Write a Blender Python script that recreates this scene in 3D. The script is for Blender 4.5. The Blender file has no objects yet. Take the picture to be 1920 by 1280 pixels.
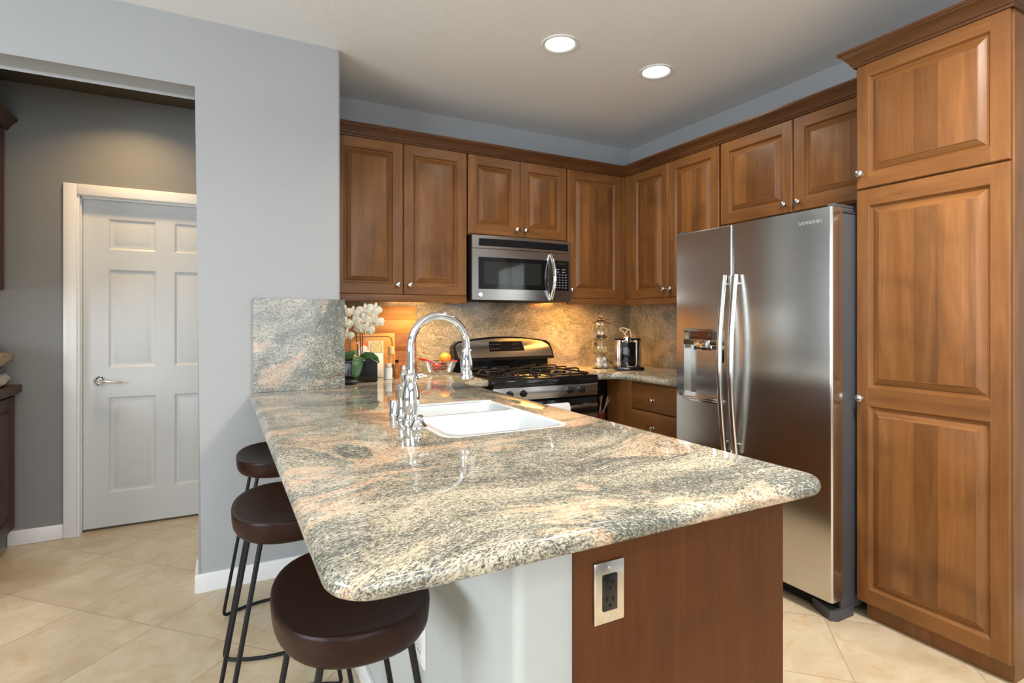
import bpy, bmesh, math, random
from mathutils import Vector, Matrix
random.seed(7)
SC = bpy.context.scene
COL = SC.collection
PI = math.pi

# ------------------------------------------------------------------ camera
cam_d = bpy.data.cameras.new('camera')
cam = bpy.data.objects.new('camera', cam_d)
COL.objects.link(cam)
cam_d.sensor_width = 36.0
cam_d.lens = 1033.7 / 1920 * 36
cam_d.shift_y = -(640 - 599.1) / 1920
cam_d.clip_start = 0.05
cam.location = (-3.006, -3.567, 1.2685)
cam.rotation_euler = (PI / 2, 0, -0.4888)
SC.camera = cam
# ------------------------------------------------------------------ world, exposure, daylight
SC.view_settings.view_transform = 'Standard'
SC.view_settings.look = 'None'
SC.view_settings.gamma = 1.0
SC.view_settings.use_curve_mapping = False
SC.view_settings.exposure = 0.0
W = bpy.data.worlds.new('sky')
SC.world = W
W.use_nodes = True
W.node_tree.nodes['Background'].inputs[0].default_value = (0.80, 0.90, 1.0, 1)
W.node_tree.nodes['Background'].inputs[1].default_value = 1.5


def area(name, loc, rot, sx, sy, power, color, shape='RECTANGLE', spread=PI):
    d = bpy.data.lights.new(name, 'AREA')
    d.shape = shape
    d.size = sx
    if shape in ('RECTANGLE', 'ELLIPSE'):
        d.size_y = sy
    d.energy = power
    d.color = color
    d.spread = spread
    o = bpy.data.objects.new(name, d)
    COL.objects.link(o)
    o.location = loc
    o.rotation_euler = rot
    return o


DAY = (0.845, 0.925, 1.0)
area('daylight_left_window', (-6.42, -3.4, 1.55), (0, -PI / 2, 0), 1.15, 2.7, 150, DAY)
area('daylight_rear_window', (-3.2, -6.92, 1.45), (PI / 2, 0, 0), 3.4, 1.9, 88, DAY)

# ------------------------------------------------------------------ material helpers
MATS = {}


def nodes_of(name):
    m = bpy.data.materials.new(name)
    m.use_nodes = True
    nt = m.node_tree
    return m, nt, nt.nodes['Principled BSDF']


def N(nt, t, **kw):
    n = nt.nodes.new(t)
    for k, v in kw.items():
        if k == 'inp':
            for i, x in v.items():
                n.inputs[i].default_value = x
        else:
            setattr(n, k, v)
    return n


def lk(nt, a, b):
    nt.links.new(a, b)


def pos(nt, scale=(1, 1, 1), rot=(0, 0, 0), loc=(0, 0, 0), rnd=0.0):
    g = N(nt, 'ShaderNodeNewGeometry')
    mp = N(nt, 'ShaderNodeMapping')
    mp.inputs['Scale'].default_value = scale
    mp.inputs['Rotation'].default_value = rot
    mp.inputs['Location'].default_value = loc
    lk(nt, g.outputs['Position'], mp.inputs['Vector'])
    if rnd:
        oi = N(nt, 'ShaderNodeObjectInfo')
        mu = N(nt, 'ShaderNodeMath', operation='MULTIPLY')
        mu.inputs[1].default_value = rnd
        lk(nt, oi.outputs['Random'], mu.inputs[0])
        ad = N(nt, 'ShaderNodeVectorMath', operation='ADD')
        lk(nt, mp.outputs[0], ad.inputs[0])
        lk(nt, mu.outputs[0], ad.inputs[1])
        return ad.outputs[0]
    return mp.outputs[0]


def noise(nt, vec, scale, detail=4, rough=0.55, dist=0.0):
    n = N(nt, 'ShaderNodeTexNoise')
    n.inputs['Scale'].default_value = scale
    n.inputs['Detail'].default_value = detail
    n.inputs['Roughness'].default_value = rough
    n.inputs['Distortion'].default_value = dist
    lk(nt, vec, n.inputs['Vector'])
    return n


def ramp(nt, fac, stops):
    r = N(nt, 'ShaderNodeValToRGB')
    el = r.color_ramp.elements
    while len(el) < len(stops):
        el.new(0.5)
    for e, (p, c) in zip(el, stops):
        e.position = p
        e.color = (c[0], c[1], c[2], 1) if not isinstance(c, (int, float)) else (c, c, c, 1)
    lk(nt, fac, r.inputs[0])
    return r.outputs[0]


def mix(nt, fac, a, b, mode='MIX'):
    m = N(nt, 'ShaderNodeMix', data_type='RGBA', blend_type=mode)
    for s, v in ((m.inputs[0], fac), (m.inputs[6], a), (m.inputs[7], b)):
        if isinstance(v, (int, float)):
            s.default_value = v
        elif isinstance(v, tuple):
            s.default_value = (v[0], v[1], v[2], 1)
        else:
            lk(nt, v, s)
    return m.outputs[2]


def bump(nt, bs, h, strength, dist=0.002):
    b = N(nt, 'ShaderNodeBump')
    b.inputs['Strength'].default_value = strength
    b.inputs['Distance'].default_value = dist
    lk(nt, h, b.inputs['Height'])
    lk(nt, b.outputs[0], bs.inputs['Normal'])


def plain(name, col, rough=0.5, metal=0.0, var=0.06, scale=30, spec=0.5, **kw):
    m, nt, bs = nodes_of(name)
    n = noise(nt, pos(nt), scale, 3)
    c2 = tuple(min(1, c * (1 - var)) for c in col)
    lk(nt, ramp(nt, n.outputs[0], [(0.3, c2), (0.7, col)]), bs.inputs['Base Color'])
    bs.inputs['Roughness'].default_value = rough
    bs.inputs['Metallic'].default_value = metal
    bs.inputs['Specular IOR Level'].default_value = spec
    for k, v in kw.items():
        bs.inputs[k].default_value = v
    MATS[name] = m
    return m


def paint(name, col, b=0.25, rough=0.75, scale=160):
    m, nt, bs = nodes_of(name)
    p = pos(nt)
    n = noise(nt, p, scale, 3, 0.6)
    lk(nt, ramp(nt, noise(nt, p, 2, 2).outputs[0], [(0.3, tuple(c * 0.97 for c in col)), (0.7, col)]), bs.inputs['Base Color'])
    bs.inputs['Roughness'].default_value = rough
    bs.inputs['Specular IOR Level'].default_value = 0.3
    bump(nt, bs, n.outputs[0], b, 0.0015)
    MATS[name] = m
    return m


def wood(name, horiz=False, plank=False, dark=(0.062, 0.022, 0.0065), mid=(0.178, 0.070, 0.0180), light=(0.27, 0.118, 0.036), rough=0.40, pw=12.0, flame=0.45):
    m, nt, bs = nodes_of(name)
    sc = (1.2, 1.2, 9) if horiz else (9, 9, 0.9)
    v = pos(nt, sc, rnd=23.0)
    g = noise(nt, v, 1.6, 6, 0.62, 0.6)
    fine = noise(nt, pos(nt, (4, 4, 140) if horiz else (140, 140, 4), rnd=9), 1.5, 3)
    blot = noise(nt, pos(nt, (3.2, 3.2, 3.2) if not horiz else (2.5, 2.5, 5), rnd=31.0), 1.5, 2, 0.45, 0.2)
    c = ramp(nt, g.outputs[0], [(0.18, tuple(a * .6 + b * .4 for a, b in zip(dark, mid))), (0.5, mid), (0.82, light)])
    bl = ramp(nt, blot.outputs[0], [(0.22, 0.45), (0.46, 0.95), (0.7, 1.06)])
    c = mix(nt, flame, c, mix(nt, 1.0, c, bl, 'MULTIPLY'))
    c = mix(nt, 0.18, c, mix(nt, 1.0, c, ramp(nt, fine.outputs[0], [(0.35, 0.35), (0.65, 1.15)]), 'MULTIPLY'))
    if plank:
        geo = N(nt, 'ShaderNodeNewGeometry')
        sx = N(nt, 'ShaderNodeSeparateXYZ')
        lk(nt, geo.outputs['Position'], sx.inputs[0])
        ad = N(nt, 'ShaderNodeMath', operation='ADD')
        lk(nt, sx.outputs[0], ad.inputs[0])
        lk(nt, sx.outputs[1], ad.inputs[1])
        mu = N(nt, 'ShaderNodeMath', operation='MULTIPLY')
        mu.inputs[1].default_value = pw
        lk(nt, ad.outputs[0], mu.inputs[0])
        fl = N(nt, 'ShaderNodeMath', operation='FLOOR')
        lk(nt, mu.outputs[0], fl.inputs[0])
        wn = N(nt, 'ShaderNodeTexWhiteNoise', noise_dimensions='1D')
        lk(nt, fl.outputs[0], wn.inputs['W'])
        c = mix(nt, 1.0, c, ramp(nt, wn.outputs[0], [(0.0, 0.74), (1.0, 1.16)]), 'MULTIPLY')
    lk(nt, c, bs.inputs['Base Color'])
    bs.inputs['Roughness'].default_value = rough
    bs.inputs['Specular IOR Level'].default_value = 0.32
    bs.inputs['Coat Weight'].default_value = 0.08
    bs.inputs['Coat Roughness'].default_value = 0.3
    bump(nt, bs, fine.outputs[0], 0.04, 0.001)
    MATS[name] = m
    return m


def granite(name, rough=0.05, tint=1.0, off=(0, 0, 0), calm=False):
    m, nt, bs = nodes_of(name)
    p = pos(nt, loc=off)
    w1 = noise(nt, p, 1.25, 2, 0.5)
    s1 = N(nt, 'ShaderNodeVectorMath', operation='SUBTRACT')
    lk(nt, w1.outputs['Color'], s1.inputs[0])
    s1.inputs[1].default_value = (0.5, 0.5, 0.5)
    k1 = N(nt, 'ShaderNodeVectorMath', operation='SCALE')
    lk(nt, s1.outputs[0], k1.inputs[0])
    k1.inputs['Scale'].default_value = 0.95
    a1 = N(nt, 'ShaderNodeVectorMath', operation='ADD')
    lk(nt, p, a1.inputs[0])
    lk(nt, k1.outputs[0], a1.inputs[1])
    wp = a1.outputs[0]                               # warped position: the flow of the stone
    k2 = N(nt, 'ShaderNodeVectorMath', operation='SCALE')
    lk(nt, s1.outputs[0], k2.inputs[0])
    k2.inputs['Scale'].default_value = 0.42
    a2 = N(nt, 'ShaderNodeVectorMath', operation='ADD')
    lk(nt, p, a2.inputs[0])
    lk(nt, k2.outputs[0], a2.inputs[1])
    wf = a2.outputs[0]                               # gently warped position for the grains

    def st(sc, rot=(0, 0, 0.5), src=None):
        mp = N(nt, 'ShaderNodeMapping')
        mp.inputs['Scale'].default_value = sc
        mp.inputs['Rotation'].default_value = rot
        lk(nt, src or wp, mp.inputs['Vector'])
        return mp.outputs[0]
    big = noise(nt, st((1.0, 2.6, 2.6)), 2.2, 4, 0.6, 0.4)            # cream / grey-green bands
    peach = noise(nt, st((1.3, 3.4, 3.4), (0.4, 0.2, 0.7)), 1.5, 3, 0.5, 0.8)
    mid = noise(nt, st((6, 24, 24)), 2.4, 5, 0.7, 0.4)                # streaks along the flow
    fine = noise(nt, st((62, 118, 118), src=wf), 2.2 if not calm else 2.8, 3, 0.72, 0.9)            # grains
    fine2 = noise(nt, p, 150, 3, 0.65)
    def T(*c): return tuple(x * tint for x in c)
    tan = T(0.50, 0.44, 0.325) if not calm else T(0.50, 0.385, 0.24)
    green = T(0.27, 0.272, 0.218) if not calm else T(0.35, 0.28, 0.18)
    base = mix(nt, ramp(nt, big.outputs[0], [(0.40, 0.0), (0.60, 0.85)]), tan, green)
    base = mix(nt, ramp(nt, mid.outputs[0], [(0.47, 0.0), (0.62, 0.65)]), base, T(0.60, 0.55, 0.435))
    pm = ramp(nt, peach.outputs[0], [(0.565, 0.0), (0.605, 0.75 if not calm else 0.25), (0.68, 0.95 if not calm else 0.4)])
    pc = ramp(nt, mid.outputs[0], [(0.35, T(0.54, 0.325, 0.19)), (0.65, T(0.64, 0.50, 0.36))])
    base = mix(nt, pm, base, pc)
    base = mix(nt, ramp(nt, fine2.outputs[0], [(0.50, 0.0), (0.64, 0.6)]), base, T(0.62, 0.56, 0.44))

    def madd(a, k, b):
        n_ = N(nt, 'ShaderNodeMath', operation='MULTIPLY_ADD')
        lk(nt, a, n_.inputs[0])
        n_.inputs[1].default_value = k
        lk(nt, b, n_.inputs[2])
        return n_.outputs[0]
    d3 = madd(mid.outputs[0], -0.16, madd(pm, -0.085, madd(big.outputs[0], 0.30, fine.outputs[0])))
    base = mix(nt, ramp(nt, d3, [(0.545, 0.0), (0.635, 0.95)] if not calm else [(0.575, 0.0), (0.67, 0.9)]), base, (0.045, 0.050, 0.050))
    base = mix(nt, ramp(nt, madd(fine2.outputs[0], 0.25, d3), [(0.62, 0.0), (0.70, 0.5)]), base, (0.10, 0.105, 0.09))
    red = ramp(nt, noise(nt, st((20, 60, 60), (0, 0, 0.9)), 1.0, 2).outputs[0], [(0.69, 0.0), (0.73, 0.8)])
    base = mix(nt, red, base, (0.10, 0.035, 0.025))
    lk(nt, base, bs.inputs['Base Color'])
    bs.inputs['Roughness'].default_value = rough
    bs.inputs['Specular IOR Level'].default_value = 0.5
    MATS[name] = m
    return m


def tile(name):
    m, nt, bs = nodes_of(name)
    P = 0.4435
    p = pos(nt, (1, 1, 1), (0, 0, -PI / 4))
    # rotated coordinates: a=(x+y)/sqrt2 along x, b=(y-x)/sqrt2 along y
    sx = N(nt, 'ShaderNodeSeparateXYZ')
    lk(nt, p, sx.inputs[0])

    def axis(o, off):
        ad = N(nt, 'ShaderNodeMath', operation='ADD')
        lk(nt, o, ad.inputs[0])
        ad.inputs[1].default_value = off
        dv = N(nt, 'ShaderNodeMath', operation='DIVIDE')
        lk(nt, ad.outputs[0], dv.inputs[0])
        dv.inputs[1].default_value = P
        fr = N(nt, 'ShaderNodeMath', operation='PINGPONG')
        lk(nt, dv.outputs[0], fr.inputs[0])
        fr.inputs[1].default_value = 0.5
        fl = N(nt, 'ShaderNodeMath', operation='FLOOR')
        lk(nt, dv.outputs[0], fl.inputs[0])
        return fr.outputs[0], fl.outputs[0]
    fa, ia = axis(sx.outputs[0], 2.452 + P * 20)
    fb, ib = axis(sx.outputs[1], -2.124 + P * 20)
    mn = N(nt, 'ShaderNodeMath', operation='MINIMUM')
    lk(nt, fa, mn.inputs[0])
    lk(nt, fb, mn.inputs[1])
    g = ramp(nt, mn.outputs[0], [(0.003, 0.0), (0.006, 1.0)])
    cm = N(nt, 'ShaderNodeCombineXYZ')
    lk(nt, ia, cm.inputs[0])
    lk(nt, ib, cm.inputs[1])
    wn = N(nt, 'ShaderNodeTexWhiteNoise', noise_dimensions='2D')
    lk(nt, cm.outputs[0], wn.inputs['Vector'])
    pw = N(nt, 'ShaderNodeVectorMath', operation='ADD')
    sc = N(nt, 'ShaderNodeVectorMath', operation='SCALE')
    lk(nt, wn.outputs['Color'], sc.inputs[0])
    sc.inputs['Scale'].default_value = 6.0
    lk(nt, p, pw.inputs[0])
    lk(nt, sc.outputs[0], pw.inputs[1])
    c1 = noise(nt, pw.outputs[0], 5, 6, 0.65, 0.6)
    c2 = noise(nt, pw.outputs[0], 14, 5, 0.6, 1.2)
    col = ramp(nt, c1.outputs[0], [(0.3, (0.45, 0.35, 0.22)), (0.5, (0.54, 0.44, 0.30)), (0.7, (0.61, 0.52, 0.38))])
    col = mix(nt, ramp(nt, c2.outputs[0], [(0.54, 0.0), (0.72, 0.75)]), col, (0.50, 0.31, 0.155))
    col = mix(nt, 1.0, col, ramp(nt, wn.outputs[0], [(0, 0.95), (1, 1.04)]), 'MULTIPLY')
    col = mix(nt, g, (0.38, 0.29, 0.18), col)
    lk(nt, col, bs.inputs['Base Color'])
    bs.inputs['Roughness'].default_value = 0.28
    bump(nt, bs, g, 0.35, 0.002)
    MATS[name] = m
    return m


def steel(name, col=(0.50, 0.485, 0.46), rough=0.22, aniso=0.7, along='y'):
    m, nt, bs = nodes_of(name)
    s = {'y': (500, 4, 500), 'x': (4, 500, 500), 'z': (500, 500, 4)}[along]
    n = noise(nt, pos(nt, s), 1.0, 2)
    lk(nt, ramp(nt, n.outputs[0], [(0.3, tuple(c * 0.985 for c in col)), (0.7, col)]), bs.inputs['Base Color'])
    bs.inputs['Metallic'].default_value = 1.0
    rr = ramp(nt, n.outputs[0], [(0.3, rough * 0.97), (0.7, rough * 1.03)])
    lk(nt, rr, bs.inputs['Roughness'])
    bs.inputs['Anisotropic'].default_value = aniso
    tg = N(nt, 'ShaderNodeTangent', direction_type='RADIAL', axis='Z')
    lk(nt, tg.outputs[0], bs.inputs['Tangent'])
    MATS[name] = m
    return m


def glow(name, col, strength):
    m, nt, bs = nodes_of(name)
    bs.inputs['Base Color'].default_value = (*col, 1)
    bs.inputs['Emission Color'].default_value = (*col, 1)
    bs.inputs['Emission Strength'].default_value = strength
    MATS[name] = m
    return m


def glass(name, col=(1, 1, 1), rough=0.0):
    m, nt, bs = nodes_of(name)
    bs.inputs['Base Color'].default_value = (*col, 1)
    bs.inputs['Transmission Weight'].default_value = 1.0
    bs.inputs['Roughness'].default_value = rough
    bs.inputs['IOR'].default_value = 1.45
    MATS[name] = m
    return m


WALLC = paint('wall_paint', (0.374, 0.381, 0.388))
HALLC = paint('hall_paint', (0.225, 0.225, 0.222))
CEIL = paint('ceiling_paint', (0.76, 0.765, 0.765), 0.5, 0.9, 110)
HCEIL = paint('hall_ceiling_in_shade', (0.085, 0.068, 0.042), 0.4)  # shade of the unlit hall ceiling put into its base colour
PONY = paint('half_wall_paint', (0.44, 0.455, 0.43), 0.35)
TRIM = plain('white_trim', (0.74, 0.74, 0.73), 0.35, var=0.02)
DOORW = plain('white_door', (0.58, 0.59, 0.59), 0.38, var=0.02)
TILE = tile('beige_tile')
WV = wood('maple_vertical')
WH = wood('maple_horizontal', True)
WP = wood('maple_panel', False, True, flame=0.8)
WCR = wood('maple_crown', True, dark=(0.035, 0.012, 0.0035), mid=(0.092, 0.034, 0.010), light=(0.135, 0.055, 0.017))
WD = wood('maple_veneer', False, False, (0.072, 0.022, 0.006), (0.102, 0.034, 0.0098), (0.122, 0.042, 0.0135), 0.5, flame=0.3)
WD.node_tree.nodes['Principled BSDF'].inputs['Coat Weight'].default_value = 0.0
WD.node_tree.nodes['Principled BSDF'].inputs['Specular IOR Level'].default_value = 0.15
WHALL = wood('dark_cabinet_wood', False, False, (0.028, 0.011, 0.006), (0.055, 0.022, 0.012), (0.08, 0.035, 0.02), 0.45)
SEAT = wood('walnut_seat', True, False, (0.008, 0.0025, 0.0015), (0.022, 0.0068, 0.0042), (0.040, 0.013, 0.0075), 0.38, flame=0.3)
SEAT.node_tree.nodes['Principled BSDF'].inputs['Coat Weight'].default_value = 0.0
SEAT.node_tree.nodes['Principled BSDF'].inputs['Specular IOR Level'].default_value = 0.2
GRAN = granite('granite_polished', 0.045)
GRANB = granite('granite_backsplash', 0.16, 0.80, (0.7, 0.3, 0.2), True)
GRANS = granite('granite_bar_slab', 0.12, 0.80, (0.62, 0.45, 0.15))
SSY = steel('brushed_steel_fridge', along='y', rough=0.20, col=(0.60, 0.59, 0.56))
SSX = steel('brushed_steel_oven', along='x', rough=0.22, col=(0.42, 0.40, 0.37))
SST = steel('satin_steel_handle', (0.66, 0.64, 0.61), 0.16, 0.0, 'z')
CHROME = plain('chrome', (0.86, 0.87, 0.89), 0.03, 1.0, 0.01)
NICKEL = plain('satin_nickel', (0.62, 0.61, 0.60), 0.22, 1.0, 0.03)
BLACK = plain('black_gloss', (0.006, 0.006, 0.007), 0.10)
BLACKM = plain('black_matte', (0.008, 0.008, 0.009), 0.55, spec=0.12)
IRON = plain('black_iron', (0.005, 0.005, 0.006), 0.45, spec=0.3)
DGREY = plain('dark_grey_side', (0.060, 0.061, 0.068), 0.45)
PORC = plain('white_porcelain', (0.66, 0.685, 0.69), 0.12, var=0.01)
WHITEP = plain('white_plastic', (0.75, 0.75, 0.73), 0.4, var=0.02)
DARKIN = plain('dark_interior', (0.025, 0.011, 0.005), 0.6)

# ------------------------------------------------------------------ mesh helpers


class G:
    def __init__(self):
        self.bm = bmesh.new()

    def v(self, *p):
        return self.bm.verts.new(p if len(p) == 3 else p[0])

    def f(self, vs, m=0):
        try:
            fc = self.bm.faces.new(vs)
            fc.material_index = m
            return fc
        except ValueError:
            return None

    def box(self, x0, x1, y0, y1, z0, z1, b=0.0, m=0, seg=2, rot=None):
        if x0 > x1: x0, x1 = x1, x0
        if y0 > y1: y0, y1 = y1, y0
        if z0 > z1: z0, z1 = z1, z0
        vs = [self.v(x, y, z) for z in (z0, z1) for y in (y0, y1) for x in (x0, x1)]
        fs = [self.f([vs[i] for i in q], m) for q in ((0, 2, 3, 1), (4, 5, 7, 6), (0, 1, 5, 4), (2, 6, 7, 3), (0, 4, 6, 2), (1, 3, 7, 5))]
        if b > 0:
            ed = {e for f in fs for e in f.edges}
            r = bmesh.ops.bevel(self.bm, geom=list(ed), offset=b, segments=seg, profile=0.5, affect='EDGES')
            for f in r['faces']:
                f.material_index = m
        return self

    def loft(self, rings, m=0, cap0=True, cap1=True, closed=True):
        R = [[self.v(*p) for p in r] for r in rings]
        n = len(R[0])
        for a, b in zip(R, R[1:]):
            for i in range(n if closed else n - 1):
                j = (i + 1) % n
                self.f([a[i], a[j], b[j], b[i]], m)
        if cap0: self.f(R[0][::-1], m)
        if cap1: self.f(R[-1], m)
        return R

    def lathe(self, prof, o, axis=(0, 0, 1), seg=24, m=0, cap0=True, cap1=True, sq=None):
        ax = Vector(axis).normalized()
        t = Vector((1, 0, 0)) if abs(ax.x) < 0.9 else Vector((0, 1, 0))
        u = (t - ax * t.dot(ax)).normalized()
        w = ax.cross(u)
        o = Vector(o)
        rings = []
        for r, h in prof:
            r = max(r, 1e-5)
            rings.append([tuple(o + ax * h + (u * math.cos(2 * PI * i / seg) + w * math.sin(2 * PI * i / seg)) * r) for i in range(seg)])
        return self.loft(rings, m, cap0, cap1)

    def tube(self, pts, r, seg=10, m=0, cap=True, flat=1.0):
        pts = [Vector(p) for p in pts]
        n = len(pts)
        rad = r if isinstance(r, (list, tuple)) else [r] * n
        tg = []
        for i in range(n):
            a = pts[max(i - 1, 0)]
            b = pts[min(i + 1, n - 1)]
            tg.append((b - a).normalized())
        t0 = tg[0]
        ref = Vector((0, 0, 1)) if abs(t0.z) < 0.9 else Vector((1, 0, 0))
        u = (ref - t0 * ref.dot(t0)).normalized()
        rings = []
        for i in range(n):
            u = (u - tg[i] * u.dot(tg[i]))
            u = u.normalized()
            w = tg[i].cross(u)
            rings.append([tuple(pts[i] + (u * math.cos(2 * PI * k / seg) * flat + w * math.sin(2 * PI * k / seg)) * rad[i]) for k in range(seg)])
        self.loft(rings, m, cap, cap)
        return self

    def ball(self, c, r, m=0, seg=20, rings=12, sz=1.0, dimple=0.0):
        prof = []
        for i in range(rings + 1):
            t = -PI / 2 + PI * i / rings
            h = math.sin(t) * r * sz
            if dimple and i >= rings - 2:
                h -= dimple * r * (i - rings + 3) / 3
            prof.append((max(math.cos(t) * r, 1e-4), h))
        self.lathe(prof, c, seg=seg, m=m)
        return self

    def prism(self, poly, z0, z1, m=0):
        self.loft([[(x, y, z0) for x, y in poly], [(x, y, z1) for x, y in poly]], m)
        return self


ORG = {}


def smooth(pts, n=6):
    P = [Vector(p) for p in pts]
    P = [P[0] * 2 - P[1]] + P + [P[-1] * 2 - P[-2]]
    out = []
    for i in range(1, len(P) - 2):
        a, b, c, d = P[i - 1:i + 3]
        for k in range(n):
            t = k / n
            out.append(0.5 * ((2 * b) + (c - a) * t + (2 * a - 5 * b + 4 * c - d) * t * t + (3 * b - a - 3 * c + d) * t ** 3))
    out.append(P[-2])
    return out


def obj(name, g, mats, parent=None, smooth=35, **props):
    bm = g.bm
    bmesh.ops.recalc_face_normals(bm, faces=bm.faces)
    if parent is not None:
        off = ORG[parent.name]
    else:
        xs = [v.co.x for v in bm.verts]; ys = [v.co.y for v in bm.verts]; zs = [v.co.z for v in bm.verts]
        off = Vector(((min(xs) + max(xs)) / 2, (min(ys) + max(ys)) / 2, min(zs)))
    for v in bm.verts:
        v.co -= off
    me = bpy.data.meshes.new(name)
    bm.to_mesh(me)
    bm.free()
    for m in (mats if isinstance(mats, (list, tuple)) else [mats]):
        me.materials.append(m)
    for p in me.polygons:
        p.use_smooth = True
    me.set_sharp_from_angle(angle=math.radians(smooth))
    o = bpy.data.objects.new(name, me)
    COL.objects.link(o)
    if parent is not None:
        o.parent = parent
        ORG[o.name] = off
    else:
        o.location = off
        ORG[o.name] = off
    for k, v in props.items():
        o[k] = v
    return o


def thing(name, label, cat, loc, group=None):
    o = bpy.data.objects.new(name, None)
    o.empty_display_size = 0.1
    COL.objects.link(o)
    o.location = loc
    ORG[o.name] = Vector(loc)
    o['label'] = label
    o['category'] = cat
    if group: o['group'] = group
    return o


def tag(o, label, cat, group=None):
    o['label'] = label
    o['category'] = cat
    if group: o['group'] = group
    return o


def struct(name, g, m, parent=None, **kw):
    return obj(name, g, m, parent, kind='structure', **kw)


def dup(root, delta, label=None, group=None, rotz=0.0):
    r = root.copy()
    COL.objects.link(r)
    r.location = root.location + Vector(delta)
    r.rotation_euler = (0, 0, rotz)
    if label: r['label'] = label
    if group: r['group'] = group
    for ch in list(root.children):
        c = ch.copy()
        COL.objects.link(c)
        c.parent = r
        for g2 in list(ch.children):
            d = g2.copy()
            COL.objects.link(d)
            d.parent = c
    return r


RAISED = [(0.0, 0.0), (0.002, -0.001), (0.005, -0.006), (0.009, -0.0115), (0.014, -0.0125), (0.017, -0.0105), (0.038, -0.003), (0.041, -0.0005), (0.043, 0.0)]


def door_mesh(o, u, n, w, h, panels, t=0.02, prof=RAISED, frame_m=(0, 1), panel_m=2, edge=0.004):
    """panelled slab: o lower corner on the face, u along its width, n outwards."""
    g = G()
    o = Vector(o); u = Vector(u); n = Vector(n); z = Vector((0, 0, 1))

    def P(a, b, d): return o + u * a + z * b + n * d
    us = sorted({0.0 + edge, w - edge} | {p[0] for p in panels} | {p[1] for p in panels})
    vs = sorted({0.0 + edge, h - edge} | {p[2] for p in panels} | {p[3] for p in panels})
    cache = {}

    def V(a, b, d):
        k = (round(a, 5), round(b, 5), round(d, 5))
        if k not in cache: cache[k] = g.v(*P(a, b, d))
        return cache[k]
    for i in range(len(us) - 1):
        for j in range(len(vs) - 1):
            cu = (us[i] + us[i + 1]) / 2
            cv = (vs[j] + vs[j + 1]) / 2
            if any(p[0] < cu < p[1] and p[2] < cv < p[3] for p in panels): continue
            stile = not any(p[0] < cu < p[1] for p in panels)
            g.f([V(us[i], vs[j], 0), V(us[i + 1], vs[j], 0), V(us[i + 1], vs[j + 1], 0), V(us[i], vs[j + 1], 0)], frame_m[0] if stile else frame_m[1])
    # outer edge: small round, then sides, then back
    outs = []
    for e, d in ((0.0, -edge), (0.0, -t)):
        outs.append([P(e, e, d), P(w - e, e, d), P(w - e, h - e, d), P(e, h - e, d)])
    bu = us; bv = vs
    loop = [(a, bv[0]) for a in bu] + [(bu[-1], b) for b in bv[1:]] + [(a, bv[-1]) for a in bu[-2::-1]] + [(bu[0], b) for b in bv[-2:0:-1]]

    def pu(a): return 0.0 if a <= us[0] + 1e-6 else (w if a >= us[-1] - 1e-6 else a)

    def pv(b): return 0.0 if b <= vs[0] + 1e-6 else (h if b >= vs[-1] - 1e-6 else b)
    r0 = [V(a, b, 0) for a, b in loop]
    r1 = [V(pu(a) if True else a, pv(b), -edge) for a, b in loop]
    r2 = [V(pu(a), pv(b), -t) for a, b in loop]
    L = len(loop)
    for A, B in ((r0, r1), (r1, r2)):
        for i in range(L):
            j = (i + 1) % L
            g.f([A[i], A[j], B[j], B[i]], frame_m[0])
    g.f(r2[::-1], frame_m[0])
    for (a0, a1, b0, b1) in panels:
        rings = [[V(a0 + i, b0 + i, d), V(a1 - i, b0 + i, d), V(a1 - i, b1 - i, d), V(a0 + i, b1 - i, d)] for i, d in prof]
        for A, B in zip(rings, rings[1:]):
            for i in range(4):
                j = (i + 1) % 4
                g.f([A[i], A[j], B[j], B[i]], frame_m[1] if i in (0, 2) else frame_m[0])
        g.f(rings[-1], panel_m)
    return g


WOOD3 = [WV, WH, WP]


def knob(parent, p, n, m=None):
    g = G()
    g.lathe([(0.0075, 0), (0.006, 0.002), (0.0048, 0.010), (0.006, 0.014), (0.0125, 0.017), (0.0155, 0.021), (0.0150, 0.025), (0.011, 0.0285), (0.004, 0.030), (0.0001, 0.0302)], p, n, 18)
    return obj('knob', g, m or NICKEL, parent)


def cab_door(parent, o, u, n, w, h, fr=0.060, panels=None, kn=None):
    d = obj('door', door_mesh(o, u, n, w, h, panels or [(fr, w - fr, fr, h - fr)]), WOOD3, parent, smooth=20)
    if kn:
        p = Vector(o) + Vector(u) * kn[0] + Vector((0, 0, kn[1]))
        knob(d, p, n)
    return d


def sweep(g, path, prof, m=0):
    """extrude profile (out,z) along plan path [(x,y,nx,ny)] where n already carries the mitre scale."""
    rings = [[(x + nx * o_, y + ny * o_, z) for o_, z in prof] for x, y, nx, ny in path]
    g.loft(rings, m)


CROWN = [(0.0, 2.326), (0.006, 2.326), (0.008, 2.334), (0.014, 2.338), (0.016, 2.346), (0.026, 2.358), (0.034, 2.370), (0.044, 2.376), (0.046, 2.381), (0.050, 2.383), (0.050, 2.394), (0.0, 2.394)]

# ================================================================== SETTING
H = 2.671
g = G(); g.box(-6.5, 0.12, -7.0, 1.2, -0.10, 0.0); struct('floor', g, TILE)
g = G(); g.box(-6.6, 0.12, -7.1, -0.43, H, H + 0.12); g.box(-2.60, 0.12, -0.43, 0.12, H, H + 0.12); struct('ceiling', g, CEIL)
g = G(); g.box(-2.447, 0.12, 0.0, 0.12, 0, H); struct('wall_back', g, WALLC)
g = G(); g.box(0.0, 0.12, -7.0, 0.0, 0, H); struct('wall_right', g, WALLC)
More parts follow.
